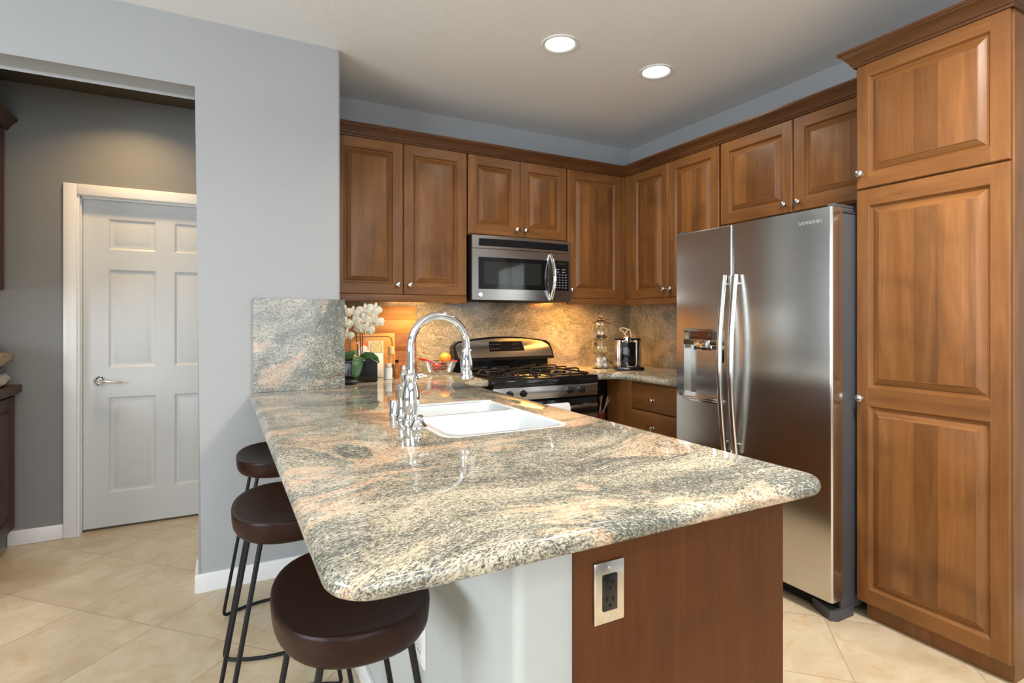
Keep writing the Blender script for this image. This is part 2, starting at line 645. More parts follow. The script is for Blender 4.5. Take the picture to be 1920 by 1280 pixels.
# wall with the wide opening into the hall, rounded drywall corners
OZ = 2.366; OX1 = -3.09; OX0 = -4.75; CY = -0.613; CB = -0.43
g = G()
outl = [(-6.5, 0), (OX0, 0), (OX0, OZ), (OX1, OZ), (OX1, 0), (-2.447, 0), (-2.447, H + 0.01), (-6.5, H + 0.01)]
R_ = g.loft([[(x, y, z) for x, z in outl] for y in (CY, CB)])
ed = []
for ring in R_:
    for i in (1, 2, 3):
        ed.append(g.bm.edges.get((ring[i], ring[i + 1])))
ed.append(g.bm.edges.get((R_[0][5], R_[0][6])))
bmesh.ops.bevel(g.bm, geom=[e for e in ed if e], offset=0.014, segments=4, profile=0.5, affect='EDGES')
struct('wall_entry', g, WALLC)
g = G(); g.box(-2.60, -2.447, CB, 0.12, 0, H + 0.01); struct('wall_kitchen_left', g, WALLC)
# half wall under the bar
g = G()
g.prism([(-2.555, CY - 0.0005), (-2.555, -2.715)] + [(-2.535 - 0.020 * math.cos(a), -2.715 - 0.020 * math.sin(a)) for a in (0.3, 0.6, 0.9, 1.2)] + [(-2.535, -2.735), (-2.440, -2.735), (-2.440, CY - 0.0005)], 0, 0.871)
struct('wall_peninsula', g, PONY)
# far room shell behind the camera, with two window openings
g = G()
g.box(-6.62, -6.5, -7.0, CY, 0, 0.95); g.box(-6.62, -6.5, -7.0, CY, 2.15, H)
g.box(-6.62, -6.5, -7.0, -4.8, 0.95, 2.15); g.box(-6.62, -6.5, -2.0, CY, 0.95, 2.15)
struct('wall_left', g, WALLC)
g = G()
g.box(-6.5, 0.0, -7.12, -7.0, 0, 0.45); g.box(-6.5, 0.0, -7.12, -7.0, 2.40, H)
g.box(-6.5, -4.95, -7.12, -7.0, 0.45, 2.40); g.box(-1.45, 0.0, -7.12, -7.0, 0.45, 2.40)
struct('wall_front', g, WALLC)
# hall beyond the opening
HZ = 2.605; HY = 0.483
g = G()
g.box(-3.738, -2.86, HY, HY + 0.12, 2.002, HZ); g.box(-6.5, -3.738, HY, HY + 0.12, 0, HZ); g.box(-2.86, -2.60, HY, HY + 0.12, 0, HZ); g.box(-3.738, -2.86, HY + 0.115, HY + 0.125, 0, 2.01)  # last box: unseen panel added behind the door to stop light leaking under
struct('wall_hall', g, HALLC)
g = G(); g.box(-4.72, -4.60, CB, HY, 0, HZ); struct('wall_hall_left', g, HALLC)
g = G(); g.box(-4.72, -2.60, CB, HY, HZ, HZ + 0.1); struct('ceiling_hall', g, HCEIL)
# door with six panels
dt = door_mesh((-3.725, 0.535, 0.012), (1, 0, 0), (0, -1, 0), 0.853, 1.985,
               [(a, b, c - 0.012, d - 0.012) for a, b in ((0.128, 0.373), (0.470, 0.715)) for c, d in ((0.219, 0.798), (0.975, 1.573), (1.693, 1.880))],
               t=0.04, prof=[(0, 0), (0.006, -0.003), (0.012, -0.009), (0.022, -0.010), (0.030, -0.008), (0.048, -0.002), (0.052, -0.001)], frame_m=(0, 0), panel_m=0)
d1 = struct('door_1', dt, DOORW, smooth=20)
g = G()
g.lathe([(0.033, 0), (0.033, 0.003), (0.028, 0.011), (0.018, 0.016), (0.012, 0.018), (0.012, 0.045), (0.010, 0.050), (0.0001, 0.051)], (-3.640, 0.535, 0.899), (0, -1, 0), 26)
g.tube([(-3.645, 0.491, 0.899), (-3.625, 0.489, 0.900), (-3.600, 0.488, 0.896), (-3.570, 0.489, 0.891), (-3.545, 0.492, 0.889), (-3.527, 0.497, 0.891)], [0.011, 0.0105, 0.009, 0.008, 0.0085, 0.006], 12, flat=0.8)
obj('door_handle', g, CHROME, d1, label='chrome lever handle')
# casing + jamb
g = G()
for x0, x1, z0, z1 in ((-3.802, -3.738, 0, 2.064), (-2.86, -2.796, 0, 2.064)):
    g.box(x0, x1, HY - 0.016, HY, z0, z1, 0.004)
g.box(-3.738, -2.86, HY - 0.016, HY, 2.0, 2.064, 0.004)
g.box(-3.738, -3.727, HY - 0.004, HY + 0.12, 0, 2.0); g.box(-2.871, -2.86, HY - 0.004, HY + 0.12, 0, 2.0); g.box(-3.738, -2.86, HY - 0.004, HY + 0.12, 1.998, 2.003)
g.box(-3.727, -3.722, HY + 0.02, HY + 0.05, 0, 1.998); g.box(-3.727, -2.871, HY + 0.02, HY + 0.05, 1.988, 1.998)
struct('trim_1', g, TRIM)


def baseboard(name, x0, x1, y0, y1):
    g = G()
    g.box(x0, x1, y0, y1, 0, 0.084, 0.005, seg=3)
    struct(name, g, TRIM)


baseboard('baseboard_hall', -4.05, -3.803, HY - 0.014, HY + 0.002)
g = G()
def bb(i): return [(OX1 - 0.014 + i, CB), (OX1 - 0.014 + i, CY - 0.014 + i), (-2.556, CY - 0.014 + i), (-2.556, CY), (OX1, CY), (OX1, CB)]
g.loft([[(x, y, z) for x, y in bb(i)] for i, z in ((0, 0), (0, 0.077), (0.0015, 0.081), (0.005, 0.084))])
struct('baseboard_entry', g, TRIM)
baseboard('baseboard_peninsula', -2.570, -2.553, -2.60, CY - 0.015)
baseboard('baseboard_right', -0.014, 0.002, -7.0, -2.75)

# ================================================================== RECESSED LIGHTS
WARM = (1.0, 0.90, 0.76)
LENS = glow('lit_lamp_lens', (1.0, 0.95, 0.86), 9.0)


def downlight(x, y, label, power, z=H, col=WARM, spread=2.6):
    t = thing('ceiling_light', label, 'ceiling light', (x, y, z), 'recessed ceiling lights')
    g = G()
    g.lathe([(0.074, 0.004), (0.074, -0.002), (0.080, -0.006), (0.092, -0.006), (0.097, 0.0), (0.097, 0.004)], (x, y, z), (0, 0, 1), 40, cap0=False, cap1=False)
    obj('trim_ring', g, TRIM, t)
    g = G(); g.lathe([(0.0001, -0.0015), (0.075, -0.0015), (0.075, 0.003)], (x, y, z), (0, 0, 1), 36, cap1=False)
    obj('lens', g, LENS, t)
    area('downlight_lamp', (x, y, z - 0.012), (0, 0, 0), 0.14, 0.14, power, col, 'DISK', spread)
    return t


downlight(-1.474, -1.206, 'lit round recessed ceiling light, left one of the pair in the photo', 5.5)
downlight(-0.823, -1.197, 'lit round recessed ceiling light, right one of the pair, towards the fridge', 5.5)
t = downlight(-3.45, 0.10, 'recessed light in the hall ceiling above the white door', 7, HZ, (1, 0.66, 0.30), 2.3)
for x, y, pw in ((-1.5, -3.05, 68), (-2.3, -4.4, 12), (-4.2, -2.6, 11)):  # unseen fill lamps added without fixtures, the strongest to brighten the pantry
    area('added_room_fill', (x, y, H - 0.02), (0, 0, 0), 0.42, 0.42, pw, (1.0, 0.94, 0.86), 'DISK', 2.8)

# ================================================================== UPPER CABINETS
FY = -0.338; UB = 1.42; UT = 2.33


def cab_body(parent, x0, x1, y0, y1, z0, z1, extra=None):
    g = G()
    g.box(x0, x1, y0, y1, z0, z1, 0.0015, seg=1)
    if extra: extra(g)
    return obj('body', g, WV, parent)


X = (1, 0, 0); NY = (0, -1, 0); NX = (-1, 0, 0); YD = (0, -1, 0)
t = thing('upper_cabinet', 'brown wooden double upper cabinet left of the microwave, beside the grey wall', 'cabinet', (-2.03, -0.16, UB), 'upper cabinets')
cab_body(t, -2.442, -1.606, -0.318, -0.003, UB, UT)
cab_door(t, (-2.438, FY, UB), X, NY, 0.409, UT - UB - 0.003, kn=(0.375, 0.057))
cab_door(t, (-2.0245, FY, UB), X, NY, 0.411, UT - UB - 0.003, kn=(0.035, 0.057))
g = G(); g.box(-2.442, -1.613, -0.336, -0.312, 1.375, 1.419, 0.004); g.box(-1.640, -1.613, -0.312, -0.022, 1.375, 1.419, 0.003)
obj('light_rail', g, WH, t)
t = thing('upper_cabinet', 'short brown double cabinet directly above the microwave', 'cabinet', (-1.23, -0.16, 1.81), 'upper cabinets')
cab_body(t, -1.604, -0.850, -0.318, -0.003, 1.812, UT)
cab_door(t, (-1.602, FY, 1.818), X, NY, 0.376, UT - 1.818 - 0.003, kn=(0.345, 0.047))
cab_door(t, (-1.2225, FY, 1.818), X, NY, 0.368, UT - 1.818 - 0.003, kn=(0.032, 0.047))
t = thing('upper_cabinet', 'brown single-door upper cabinet right of the microwave, in the corner', 'cabinet', (-0.6, -0.16, UB), 'upper cabinets')
cab_body(t, -0.848, -0.003, -0.318, -0.003, UB, UT)
cab_door(t, (-0.845, FY, UB), X, NY, 0.474, UT - UB - 0.003, kn=(0.028, 0.057))
g = G(); g.box(-0.371, -0.320, FY + 0.003, -0.316, UB, UT - 0.003); obj('filler_strip', g, WV, t)
g = G(); g.box(-0.843, -0.33, -0.336, -0.312, 1.375, 1.419, 0.004); obj('light_rail', g, WH, t)
t = thing('upper_cabinet', 'brown double upper cabinet on the right wall between corner and fridge', 'cabinet', (-0.16, -0.8, UB), 'upper cabinets')
cab_body(t, -0.318, -0.003, -1.213, -0.340, UB, UT)
cab_door(t, (FY, -0.404, UB), YD, NX, 0.381, UT - UB - 0.003, kn=(0.350, 0.057))
cab_door(t, (FY, -0.788, UB), YD, NX, 0.423, UT - UB - 0.003, kn=(0.030, 0.057))
g = G(); g.box(FY + 0.003, -0.316, -0.404, -0.340, UB, UT - 0.003); obj('filler_strip', g, WV, t)
g = G(); g.box(-0.336, -0.312, -1.213, -0.340, 1.375, 1.419, 0.004); obj('light_rail', g, WH, t)
t = thing('upper_cabinet', 'wide brown double cabinet above the stainless fridge', 'cabinet', (-0.16, -1.69, 1.83), 'upper cabinets')
cab_body(t, -0.318, -0.003, -2.171, -1.216, 1.83, UT)
cab_door(t, (FY, -1.224, 1.836), YD, NX, 0.470, UT - 1.836 - 0.003, kn=(0.432, 0.045))
cab_door(t, (FY, -1.700, 1.836), YD, NX, 0.468, UT - 1.836 - 0.003, kn=(0.035, 0.045))
# crown along both walls
g = G()
sweep(g, [(-2.444, FY, 0, -1), (FY, FY, -1, -1), (FY, -2.171, -1, 0)], [(a, b) for a, b in CROWN])
g.box(-2.444, -0.003, FY, -0.30, 2.3315, 2.392); g.box(FY, -0.30, -2.171, -0.30, 2.3315, 2.392)
tag(obj('crown_molding', g, WCR), 'dark brown crown molding running along the tops of the upper cabinets', 'molding')

# ================================================================== PANTRY
t = thing('pantry_cabinet', 'tall brown wooden pantry cabinet at the right edge beside the fridge', 'cabinet', (-0.29, -2.44, 0))
g = G(); g.box(-0.582, -0.003, -2.702, -2.174, 0.072, 2.345, 0.0015, seg=1); obj('body', g, WV, t)
g = G(); g.box(-0.560, -0.02, -2.695, -2.200, 0.0, 0.073); obj('toe_kick', g, WV, t)
PW = 0.519
cab_door(t, (-0.602, -2.178, 1.822), YD, NX, PW, 0.523, kn=(0.022, 0.062), panels=[(0.050, PW - 0.055, 0.055, 0.468)])
cab_door(t, (-0.602, -2.178, 0.075), YD, NX, PW, 1.741, kn=(0.022, 0.862), panels=[(0.050, PW - 0.055, 0.062, 0.833), (0.050, PW - 0.055, 0.908, 1.673)])
g = G()
pr = [(a, b + 0.016) for a, b in CROWN]
sweep(g, [(-0.395, -2.173, 0, 1), (-0.602, -2.173, -1, 1), (-0.602, -2.703, -1, -1), (-0.004, -2.703, 0, -1)], pr)
g.box(-0.60, -0.003, -2.702, -2.174, 2.347, 2.405)
obj('crown', g, WCR, t)

# ================================================================== COUNTERTOPS


def rounded(pts):
    """pts: (x,y,r,bull) -> list of (x,y,nx,ny,bull) ; polygon counter-clockwise, bull for the edge leaving the point."""
    out = []
    n = len(pts)
    for i, (x, y, r, bl) in enumerate(pts):
        px, py, _, pb = pts[i - 1]
        qx, qy = pts[(i + 1) % n][:2]
        a = Vector((px - x, py - y)).normalized(); b = Vector((qx - x, qy - y)).normalized()
        na = Vector((-a.y, a.x)); nb = Vector((b.y, -b.x))     # outward normals of the incoming / leaving edge
        if r > 0:
            ang = a.angle(b)
            dist = r / math.tan(ang / 2)
            c = Vector((x, y)) + (a + b).normalized() * (r / math.sin(ang / 2))
            p0 = Vector((x, y)) + a * dist; p1 = Vector((x, y)) + b * dist
            d0 = (p0 - c); d1 = (p1 - c)
            a0 = math.atan2(d0.y, d0.x); da = math.atan2(d1.y, d1.x) - a0
            while da > PI: da -= 2 * PI
            while da < -PI: da += 2 * PI
            sgn = 1 if (d0.normalized().dot(na) > 0) else -1
            for k in range(9):
                q = a0 + da * k / 8
                e = Vector((math.cos(q), math.sin(q)))
                out.append((c.x + e.x * r, c.y + e.y * r, e.x * sgn, e.y * sgn))
        else:
            # mitre of the two edges, weighted by whether each is bullnosed
            wa = 1.0 if pb else 0.0; wb = 1.0 if bl else 0.0
            nv = na * wa + nb * wb
            out.append((x, y, nv.x, nv.y))
    return out


def slab(pts, z0, z1, hole=None, mat=None):
    g = G()
    R = (z1 - z0) / 2
    outl = rounded(pts)
    prof = []
    for k in range(9):
        a = -PI / 2 + PI * k / 8
        prof.append((R * (1 - math.cos(a)), (z0 + z1) / 2 + R * math.sin(a)))
    rings = [[g.v(x - nx * i, y - ny * i, z) for x, y, nx, ny in outl] for i, z in prof]
    n = len(outl)
    for A, B in zip(rings, rings[1:]):
        for i in range(n):
            j = (i + 1) % n
            g.f([A[i], A[j], B[j], B[i]])
    hr = []
    if hole:
        for z in (z0, z1):
            hr.append([g.v(x, y, z) for x, y in hole])
        m = len(hole)
        for i in range(m):
            j = (i + 1) % m
            g.f([hr[0][i], hr[0][j], hr[1][j], hr[1][i]])
    for ring, hl in ((rings[0], hr[0] if hr else None), (rings[-1], hr[1] if hr else None)):
        ed = []
        for loop in (ring, hl):
            if not loop: continue
            for i in range(len(loop)):
                e = g.bm.edges.get((loop[i], loop[(i + 1) % len(loop)]))
                if e is None: e = g.bm.edges.new((loop[i], loop[(i + 1) % len(loop)]))
                ed.append(e)
        bmesh.ops.triangle_fill(g.bm, use_beauty=True, edges=ed)
    return g


def rrect(x0, x1, y0, y1, r, n=5):
    o = []
    for cx, cy, a in ((x1 - r, y1 - r, 0), (x0 + r, y1 - r, 90), (x0 + r, y0 + r, 180), (x1 - r, y0 + r, 270)):
        for k in range(n + 1):
            q = math.radians(a + 90 * k / n)
            o.append((cx + r * math.cos(q), cy + r * math.sin(q)))
    return o


CT0, CT1 = 0.872, 0.914
SX0, SX1, SY0, SY1 = -2.412, -1.955, -2.026, -1.350
hole = rrect(SX0, SX1, SY0, SY1, 0.05)
g = slab([(-2.876, -2.806, 0.075, True), (-1.782, -2.806, 0.055, True), (-1.782, -0.650, 0.09, True), (-1.610, -0.650, 0, False), (-1.610, -0.002, 0, False), (-2.445, -0.002, 0, False), (-2.445, CY - 0.001, 0, False), (-2.876, CY - 0.001, 0, True)], CT0, CT1, hole)
tag(obj('peninsula_countertop', g, GRAN), 'large polished speckled granite countertop of the peninsula in the foreground', 'countertop')
g = slab([(-0.846, -0.650, 0, True), (-0.650, -0.650, 0.11, True), (-0.650, -1.262, 0, False), (-0.002, -1.262, 0, False), (-0.002, -0.002, 0, False), (-0.846, -0.002, 0, False)], CT0, CT1)
tag(obj('corner_countertop', g, GRAN), 'brown granite corner countertop right of the stove, under the jar and coffee maker', 'countertop')
# backsplash slabs
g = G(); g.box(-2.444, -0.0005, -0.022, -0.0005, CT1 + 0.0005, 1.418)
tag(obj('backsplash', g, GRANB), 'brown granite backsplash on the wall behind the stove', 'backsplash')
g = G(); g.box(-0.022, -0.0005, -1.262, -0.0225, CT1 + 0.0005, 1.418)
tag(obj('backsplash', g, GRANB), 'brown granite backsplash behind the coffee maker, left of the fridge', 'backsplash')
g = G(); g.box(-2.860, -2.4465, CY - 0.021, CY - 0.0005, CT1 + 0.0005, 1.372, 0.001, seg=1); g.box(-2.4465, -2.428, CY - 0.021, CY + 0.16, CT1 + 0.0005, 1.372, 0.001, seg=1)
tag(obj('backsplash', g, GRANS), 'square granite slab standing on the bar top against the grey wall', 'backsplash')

# ================================================================== SINK
t = thing('sink', 'white double-bowl porcelain sink set in the granite peninsula', 'sink', (-2.18, -1.69, 0.70))


def bowl_rings(x0, x1, y0, y1, r, zs):
    return [[(x, y, z) for x, y in rrect(x0 + i, x1 - i, y0 + i, y1 - i, max(r - i * 0.3, 0.02))] for i, z in zs]


g = G()
ZS = CT1 + 0.0015
o0 = [g.v(x, y, ZS) for x, y in rrect(SX0 + 0.001, SX1 - 0.001, SY0 + 0.001, SY1 - 0.001, 0.049)]
o1 = [g.v(x, y, ZS - 0.05) for x, y in rrect(SX0 + 0.001, SX1 - 0.001, SY0 + 0.001, SY1 - 0.001, 0.049)]
for i in range(len(o0)):
    j = (i + 1) % len(o0)
    g.f([o0[i], o0[j], o1[j], o1[i]])
ed = [g.bm.edges.get((o0[i], o0[(i + 1) % len(o0)])) for i in range(len(o0))]
YM = -1.655
for y0, y1 in ((SY0 + 0.018, YM - 0.016), (YM + 0.016, SY1 - 0.052)):
    R = [[g.v(*p) for p in r] for r in bowl_rings(SX0 + 0.030, SX1 - 0.014, y0, y1, 0.06, [(0, ZS), (0.003, ZS - 0.003), (0.006, ZS - 0.012), (0.016, ZS - 0.15), (0.024, ZS - 0.18), (0.05, ZS - 0.192), (0.08, ZS - 0.195)])]
    for A, B in zip(R, R[1:]):
        for i in range(len(A)):
            j = (i + 1) % len(A)
            g.f([A[i], A[j], B[j], B[i]])
    g.f(R[-1])
    ed += [g.bm.edges.get((R[0][i], R[0][(i + 1) % len(R[0])])) for i in range(len(R[0]))]
bmesh.ops.triangle_fill(g.bm, use_beauty=True, edges=ed)
obj('basin', g, PORC, t, smooth=50)
g = G(); g.box(SX0 + 0.03, SX1 - 0.004, SY1 - 0.058, SY1 - 0.046, ZS - 0.001, ZS + 0.005, 0.002)
obj('ledge_lip', g, PORC, t)
for y in (-1.84, -1.51):
    g = G(); g.lathe([(0.045, 0), (0.045, 0.003), (0.036, 0.003), (0.030, 0.0), (0.0001, -0.001)], (-2.17, y, ZS - 0.195), (0, 0, 1), 24)
    obj('drain', g, CHROME, t)

# ================================================================== FAUCET
FX_, FY_ = -2.418, -1.715
t = thing('faucet', 'tall chrome gooseneck faucet with spray head and a separate lever valve behind it', 'faucet', (FX_, FY_, CT1))
g = G()
g.lathe([(0.031, 0), (0.032, 0.004), (0.030, 0.010), (0.024, 0.014), (0.022, 0.022), (0.024, 0.032), (0.029, 0.055), (0.031, 0.080), (0.029, 0.102), (0.023, 0.125), (0.0205, 0.136), (0.023, 0.141), (0.026, 0.148), (0.026, 0.158), (0.021, 0.166), (0.015, 0.171), (0.0142, 0.18)], (FX_, FY_, CT1), (0, 0, 1), 28)
obj('base', g, CHROME, t)
pts = [(FX_, FY_, 1.075 + 0.10 * k / 4) for k in range(5)]
for k in range(1, 25):
    a = PI - PI * 0.985 * k / 24
    pts.append((FX_ + 0.104 + 0.104 * math.cos(a), FY_ + 0.0, 1.178 + 0.104 * math.sin(a)))
pts.append((pts[-1][0] + 0.001, FY_, 1.155))
g = G(); g.tube(pts, 0.0138, 16); obj('spout', g, CHROME, t)
ex, ez = pts[-1][0], 1.158
g = G(); g.lathe([(0.014, 0.006), (0.019, 0.003), (0.0195, -0.002), (0.016, -0.007), (0.0165, -0.016), (0.021, -0.034), (0.023, -0.050), (0.0215, -0.068), (0.0205, -0.078), (0.024, -0.092), (0.026, -0.098), (0.025, -0.104), (0.018, -0.105), (0.0001, -0.103)], (ex, FY_, ez), (0, 0, 1), 26)
obj('spray_head', g, CHROME, t)
# valve with lever beside the faucet
vx, vy = -2.414, -1.622
g = G()
g.lathe([(0.030, 0), (0.031, 0.006), (0.026, 0.012), (0.0245, 0.016), (0.0245, 0.100), (0.027, 0.104), (0.0275, 0.112), (0.022, 0.119), (0.013, 0.123), (0.008, 0.128), (0.008, 0.140), (0.014, 0.148), (0.016, 0.156), (0.012, 0.166), (0.007, 0.170), (0.0085, 0.176), (0.0085, 0.183), (0.004, 0.190), (0.0001, 0.191)], (vx, vy, CT1), (0, 0, 1), 26)
obj('valve_body', g, CHROME, t)
g = G(); g.tube([(vx + 0.006, vy, CT1 + 0.152), (vx + 0.025, vy - 0.004, CT1 + 0.153), (vx + 0.045, vy - 0.008, CT1 + 0.152), (vx + 0.062, vy - 0.011, CT1 + 0.150), (vx + 0.072, vy - 0.013, CT1 + 0.150), (vx + 0.080, vy - 0.014, CT1 + 0.150)], [0.006, 0.0075, 0.0105, 0.008, 0.005, 0.007], 14)
obj('lever', g, CHROME, t)
g = G(); g.lathe([(0.024, 0), (0.024, 0.004), (0.0215, 0.008), (0.0215, 0.048), (0.019, 0.053), (0.0001, 0.054)], (-2.420, -1.530, CT1), (0, 0, 1), 24); g.box(-2.424, -2.416, -1.5535, -1.549, CT1 + 0.012, CT1 + 0.045, 0.001)
tag(obj('air_gap', g, CHROME), 'short chrome air gap cap on the counter, farthest of the chrome sink fittings', 'air gap')
g = G(); g.lathe([(0.030, 0), (0.030, 0.003), (0.026, 0.008), (0.018, 0.018), (0.016, 0.026), (0.019, 0.030), (0.019, 0.035), (0.012, 0.039), (0.0001, 0.040)], (-2.424, -1.812, CT1), (0, 0, 1), 26)
tag(obj('disposal_button', g, CHROME), 'low bell-shaped chrome button in front of the faucet, nearest of the sink fittings', 'button')

# ================================================================== PENINSULA CABINET
t = thing('peninsula_cabinet', 'brown wooden base cabinet under the granite peninsula, plain end panel facing us', 'cabinet', (-2.14, -1.7, 0))
g = G(); g.box(-2.439, -1.862, -2.742, -2.722, 0.0, CT0 - 0.001, 0.001, seg=1); obj('end_panel', g, WD, t)
g = G(); g.box(-2.436, -1.876, -2.721, -0.66, 0.10, 0.12); g.box(-2.436, -2.426, -2.721, -0.66, 0.12, 0.70); g.box(-1.893, -1.876, -2.721, -0.66, 0.12, CT0 - 0.0015); g.box(-2.40, -1.94, -2.721, -0.66, 0.0, 0.10)
obj('carcass', g, WV, t)
yy = -2.715
for w in (0.50, 0.50, 0.50, 0.50):
    cab_door(t, (-1.856, yy, 0.12), (0, 1, 0), (1, 0, 0), w - 0.006, 0.735, kn=(0.04, 0.68))
    yy += w
# outlets
t = thing('wall_outlet', 'black power outlet in a steel plate on the brown peninsula end panel', 'outlet', (-2.364, -2.745, 0.705))
g = G(); g.box(-2.3995, -2.3295, -2.7475, -2.7422, 0.706, 0.820, 0.0022, seg=2); obj('cover_plate', g, SST, t)
g = G(); g.box(-2.381, -2.348, -2.7505, -2.7470, 0.7295, 0.7965, 0.0012)
pl = obj('receptacle', g, BLACK, t)
for zc in (0.747, 0.779):
    for xc, hh in ((-2.372, 0.009), (-2.3585, 0.008)):
        g = G(); g.box(xc - 0.001, xc + 0.001, -2.7512, -2.7503, zc, zc + hh); obj('socket_slot', g, BLACKM, pl)
    g = G(); g.lathe([(0.0025, 0), (0.0025, 0.0008)], (-2.365, -2.7504, zc - 0.008), (0, -1, 0), 10); obj('ground_hole', g, BLACKM, pl)
for z in (0.717, 0.809):
    g = G(); g.lathe([(0.0035, 0), (0.0032, 0.0012), (0.0001, 0.0014)], (-2.3645, -2.7472, z), (0, -1, 0), 14); obj('screw', g, NICKEL, t)
t = thing('wall_outlet', 'white power outlet plate low on the grey half wall behind the near stool', 'outlet', (-2.557, -2.236, 0.404))
g = G(); g.box(-2.5605, -2.5553, -2.271, -2.201, 0.405, 0.520, 0.002); obj('cover_plate', g, WHITEP, t)
for zc in (0.437, 0.487):
    g = G(); g.box(-2.5625, -2.560, -2.253, -2.219, zc - 0.014, zc + 0.014, 0.001)
    rc = obj('receptacle', g, WHITEP, t)
    for yc in (-2.244, -2.229):
        g = G(); g.box(-2.5632, -2.5624, yc - 0.001, yc + 0.001, zc - 0.002, zc + 0.007); obj('socket_slot', g, BLACKM, rc)

# ================================================================== STOOLS
def make_stool(cx, cy, label):
    t = thing('bar_stool', label, 'stool', (cx, cy, 0), 'bar stools along the counter')
    zt = 0.722; th = 0.060; rx = 0.150; ry = 0.205
    g = G()
    NS = 48

    def ring(s, z, dish=0.0):
        r = []
        for k in range(NS):
            a = 2 * PI * k / NS
            c, s_ = math.cos(a), math.sin(a)
            e = 2.35
            rr = (abs(c) ** e + abs(s_) ** e) ** (-1 / e)
            x = rx * s * rr * c; y = ry * s * rr * s_
            dz = dish * (1 - s ** 2) + (0.010 * (y / ry) ** 2 - 0.004 if dish else 0)
            r.append((cx + x, cy + y, z + dz))
        return r
    rings = [ring(0.88, zt - th), ring(0.945, zt - th + 0.004), ring(0.978, zt - th + 0.013), ring(0.992, zt - th + 0.026), ring(1.0, zt - 0.010, -0.0001), ring(0.997, zt - 0.004, -0.0001), ring(0.985, zt - 0.0005, -0.0005), ring(0.965, zt, -0.003)]
    for s in (0.9, 0.75, 0.55, 0.35, 0.15):
        rings.append(ring(s, zt, -0.014))
    g.loft(rings)
    obj('seat', g, SEAT, t, smooth=40)
    for sg in (1, -1):
        pts = []
        y0 = cy + sg * 0.150; yf = cy + sg * 0.165
        A = Vector((cx - 0.080, y0, zt - th + 0.006)); B = Vector((cx - 0.195, yf, 0.0085))
        C = Vector((cx + 0.195, yf, 0.0085)); D = Vector((cx + 0.080, y0, zt - th + 0.006))
        pts += [A.lerp(B, k / 6) for k in range(6)]
        # rounded lower corner, bowed floor bar, rounded corner, up again
        def bar(f):
            return Vector((B.x + (C.x - B.x) * f, yf + sg * 0.065 * math.sin(PI * f) ** 0.8, 0.0085))
        c0 = A.lerp(B, 0.965); c1 = bar(0.07)
        for k in range(6):
            q = k / 5
            pts.append((c0 * (1 - q) ** 2) + (B * 2 * q * (1 - q)) + (c1 * q * q))
        pts += [bar(0.07 + 0.86 * k / 12) for k in range(1, 12)]
        c2 = bar(0.93); c3 = D.lerp(C, 0.965)
        for k in range(6):
            q = k / 5
            pts.append((c2 * (1 - q) ** 2) + (C * 2 * q * (1 - q)) + (c3 * q * q))
        pts += [D.lerp(C, k / 6) for k in range(5, -1, -1)]
        g = G(); g.tube(pts, 0.0068, 10)
        obj('leg_frame', g, IRON, t)
    g = G(); g.box(cx - 0.06, cx + 0.06, cy - 0.12, cy + 0.12, zt - th - 0.004, zt - th + 0.001, 0.001); obj('mounting_plate', g, IRON, t)
    return t


st0 = make_stool(-2.795, -1.09, 'dark wooden bar stool farthest from us, next to the grey wall')
dup(st0, (-0.030, -0.685, 0), 'dark wooden bar stool in the middle of the three under the counter')
dup(st0, (0.028, -1.315, 0), 'dark wooden bar stool nearest to us, under the counter corner')

# ================================================================== REFRIGERATOR
t = thing('refrigerator', 'large stainless steel side-by-side refrigerator next to the tall pantry', 'refrigerator', (-0.39, -1.72, 0))
g = G(); g.box(-0.682, -0.03, -2.163, -1.283, 0.030, 1.722, 0.004); obj('body', g, DGREY, t)
FXX = -0.752


def fridge_door(y0, y1, name, cut=None):
    g = G()
    # vertical edges rounded outline extruded upwards
    outl = [(FXX + 0.070, y1), (FXX + 0.012, y1)] + [(FXX + 0.012 - 0.012 * math.sin(a), y1 - 0.012 * (1 - math.cos(a)) * 1.0) for a in (0.4, 0.8, 1.2, PI / 2)]
    outl += [(FXX + 0.012 - 0.012 * math.cos(a), y0 + 0.012 * (1 - math.sin(a))) for a in (0.0, 0.4, 0.8, 1.2)] + [(FXX + 0.012, y0), (FXX + 0.070, y0)]
    z0, z1 = 0.085, 1.742
    if not cut:
        g.loft([[(x, y, z) for x, y in outl] for z in (z0, z0 + 0.002, z1 - 0.002, z1)])
    else:
        cy0, cy1, cz0, cz1 = cut
        prof = [(0, 0), (0.003, -0.003), (0.006, -0.046)]
        d = door_mesh((FXX, y1, z0), (0, -1, 0), (-1, 0, 0), y1 - y0, z1 - z0, [(y1 - cy1, y1 - cy0, cz0 - z0, cz1 - z0)], t=0.070, prof=prof, frame_m=(0, 0), panel_m=0, edge=0.006)
        return obj(name, d, SSY, t)
    return obj(name, g, SSY, t)


dl = fridge_door(-1.657, -1.279, 'freezer_door', (-1.612, -1.339, 0.858, 1.135))
dr = fridge_door(-2.167, -1.662, 'refrigerator_door')
for p, y in ((dl, -1.624), (dr, -1.692)):
    g = G()
    pts = [(FXX - 0.012 - 0.052 * math.sin(PI * (0.09 + 0.82 * k / 20)) ** 0.9 + 0.014, y, 0.612 + 0.878 * k / 20) for k in range(21)]
    g.tube(pts, 0.0145, 14, flat=0.85)
    for k in (1, 19):
        x, yy_, z = pts[k]
        g.tube([(x, y, z), (FXX + 0.004, y, z)], 0.009, 10)
    obj('handle', g, SST, p)
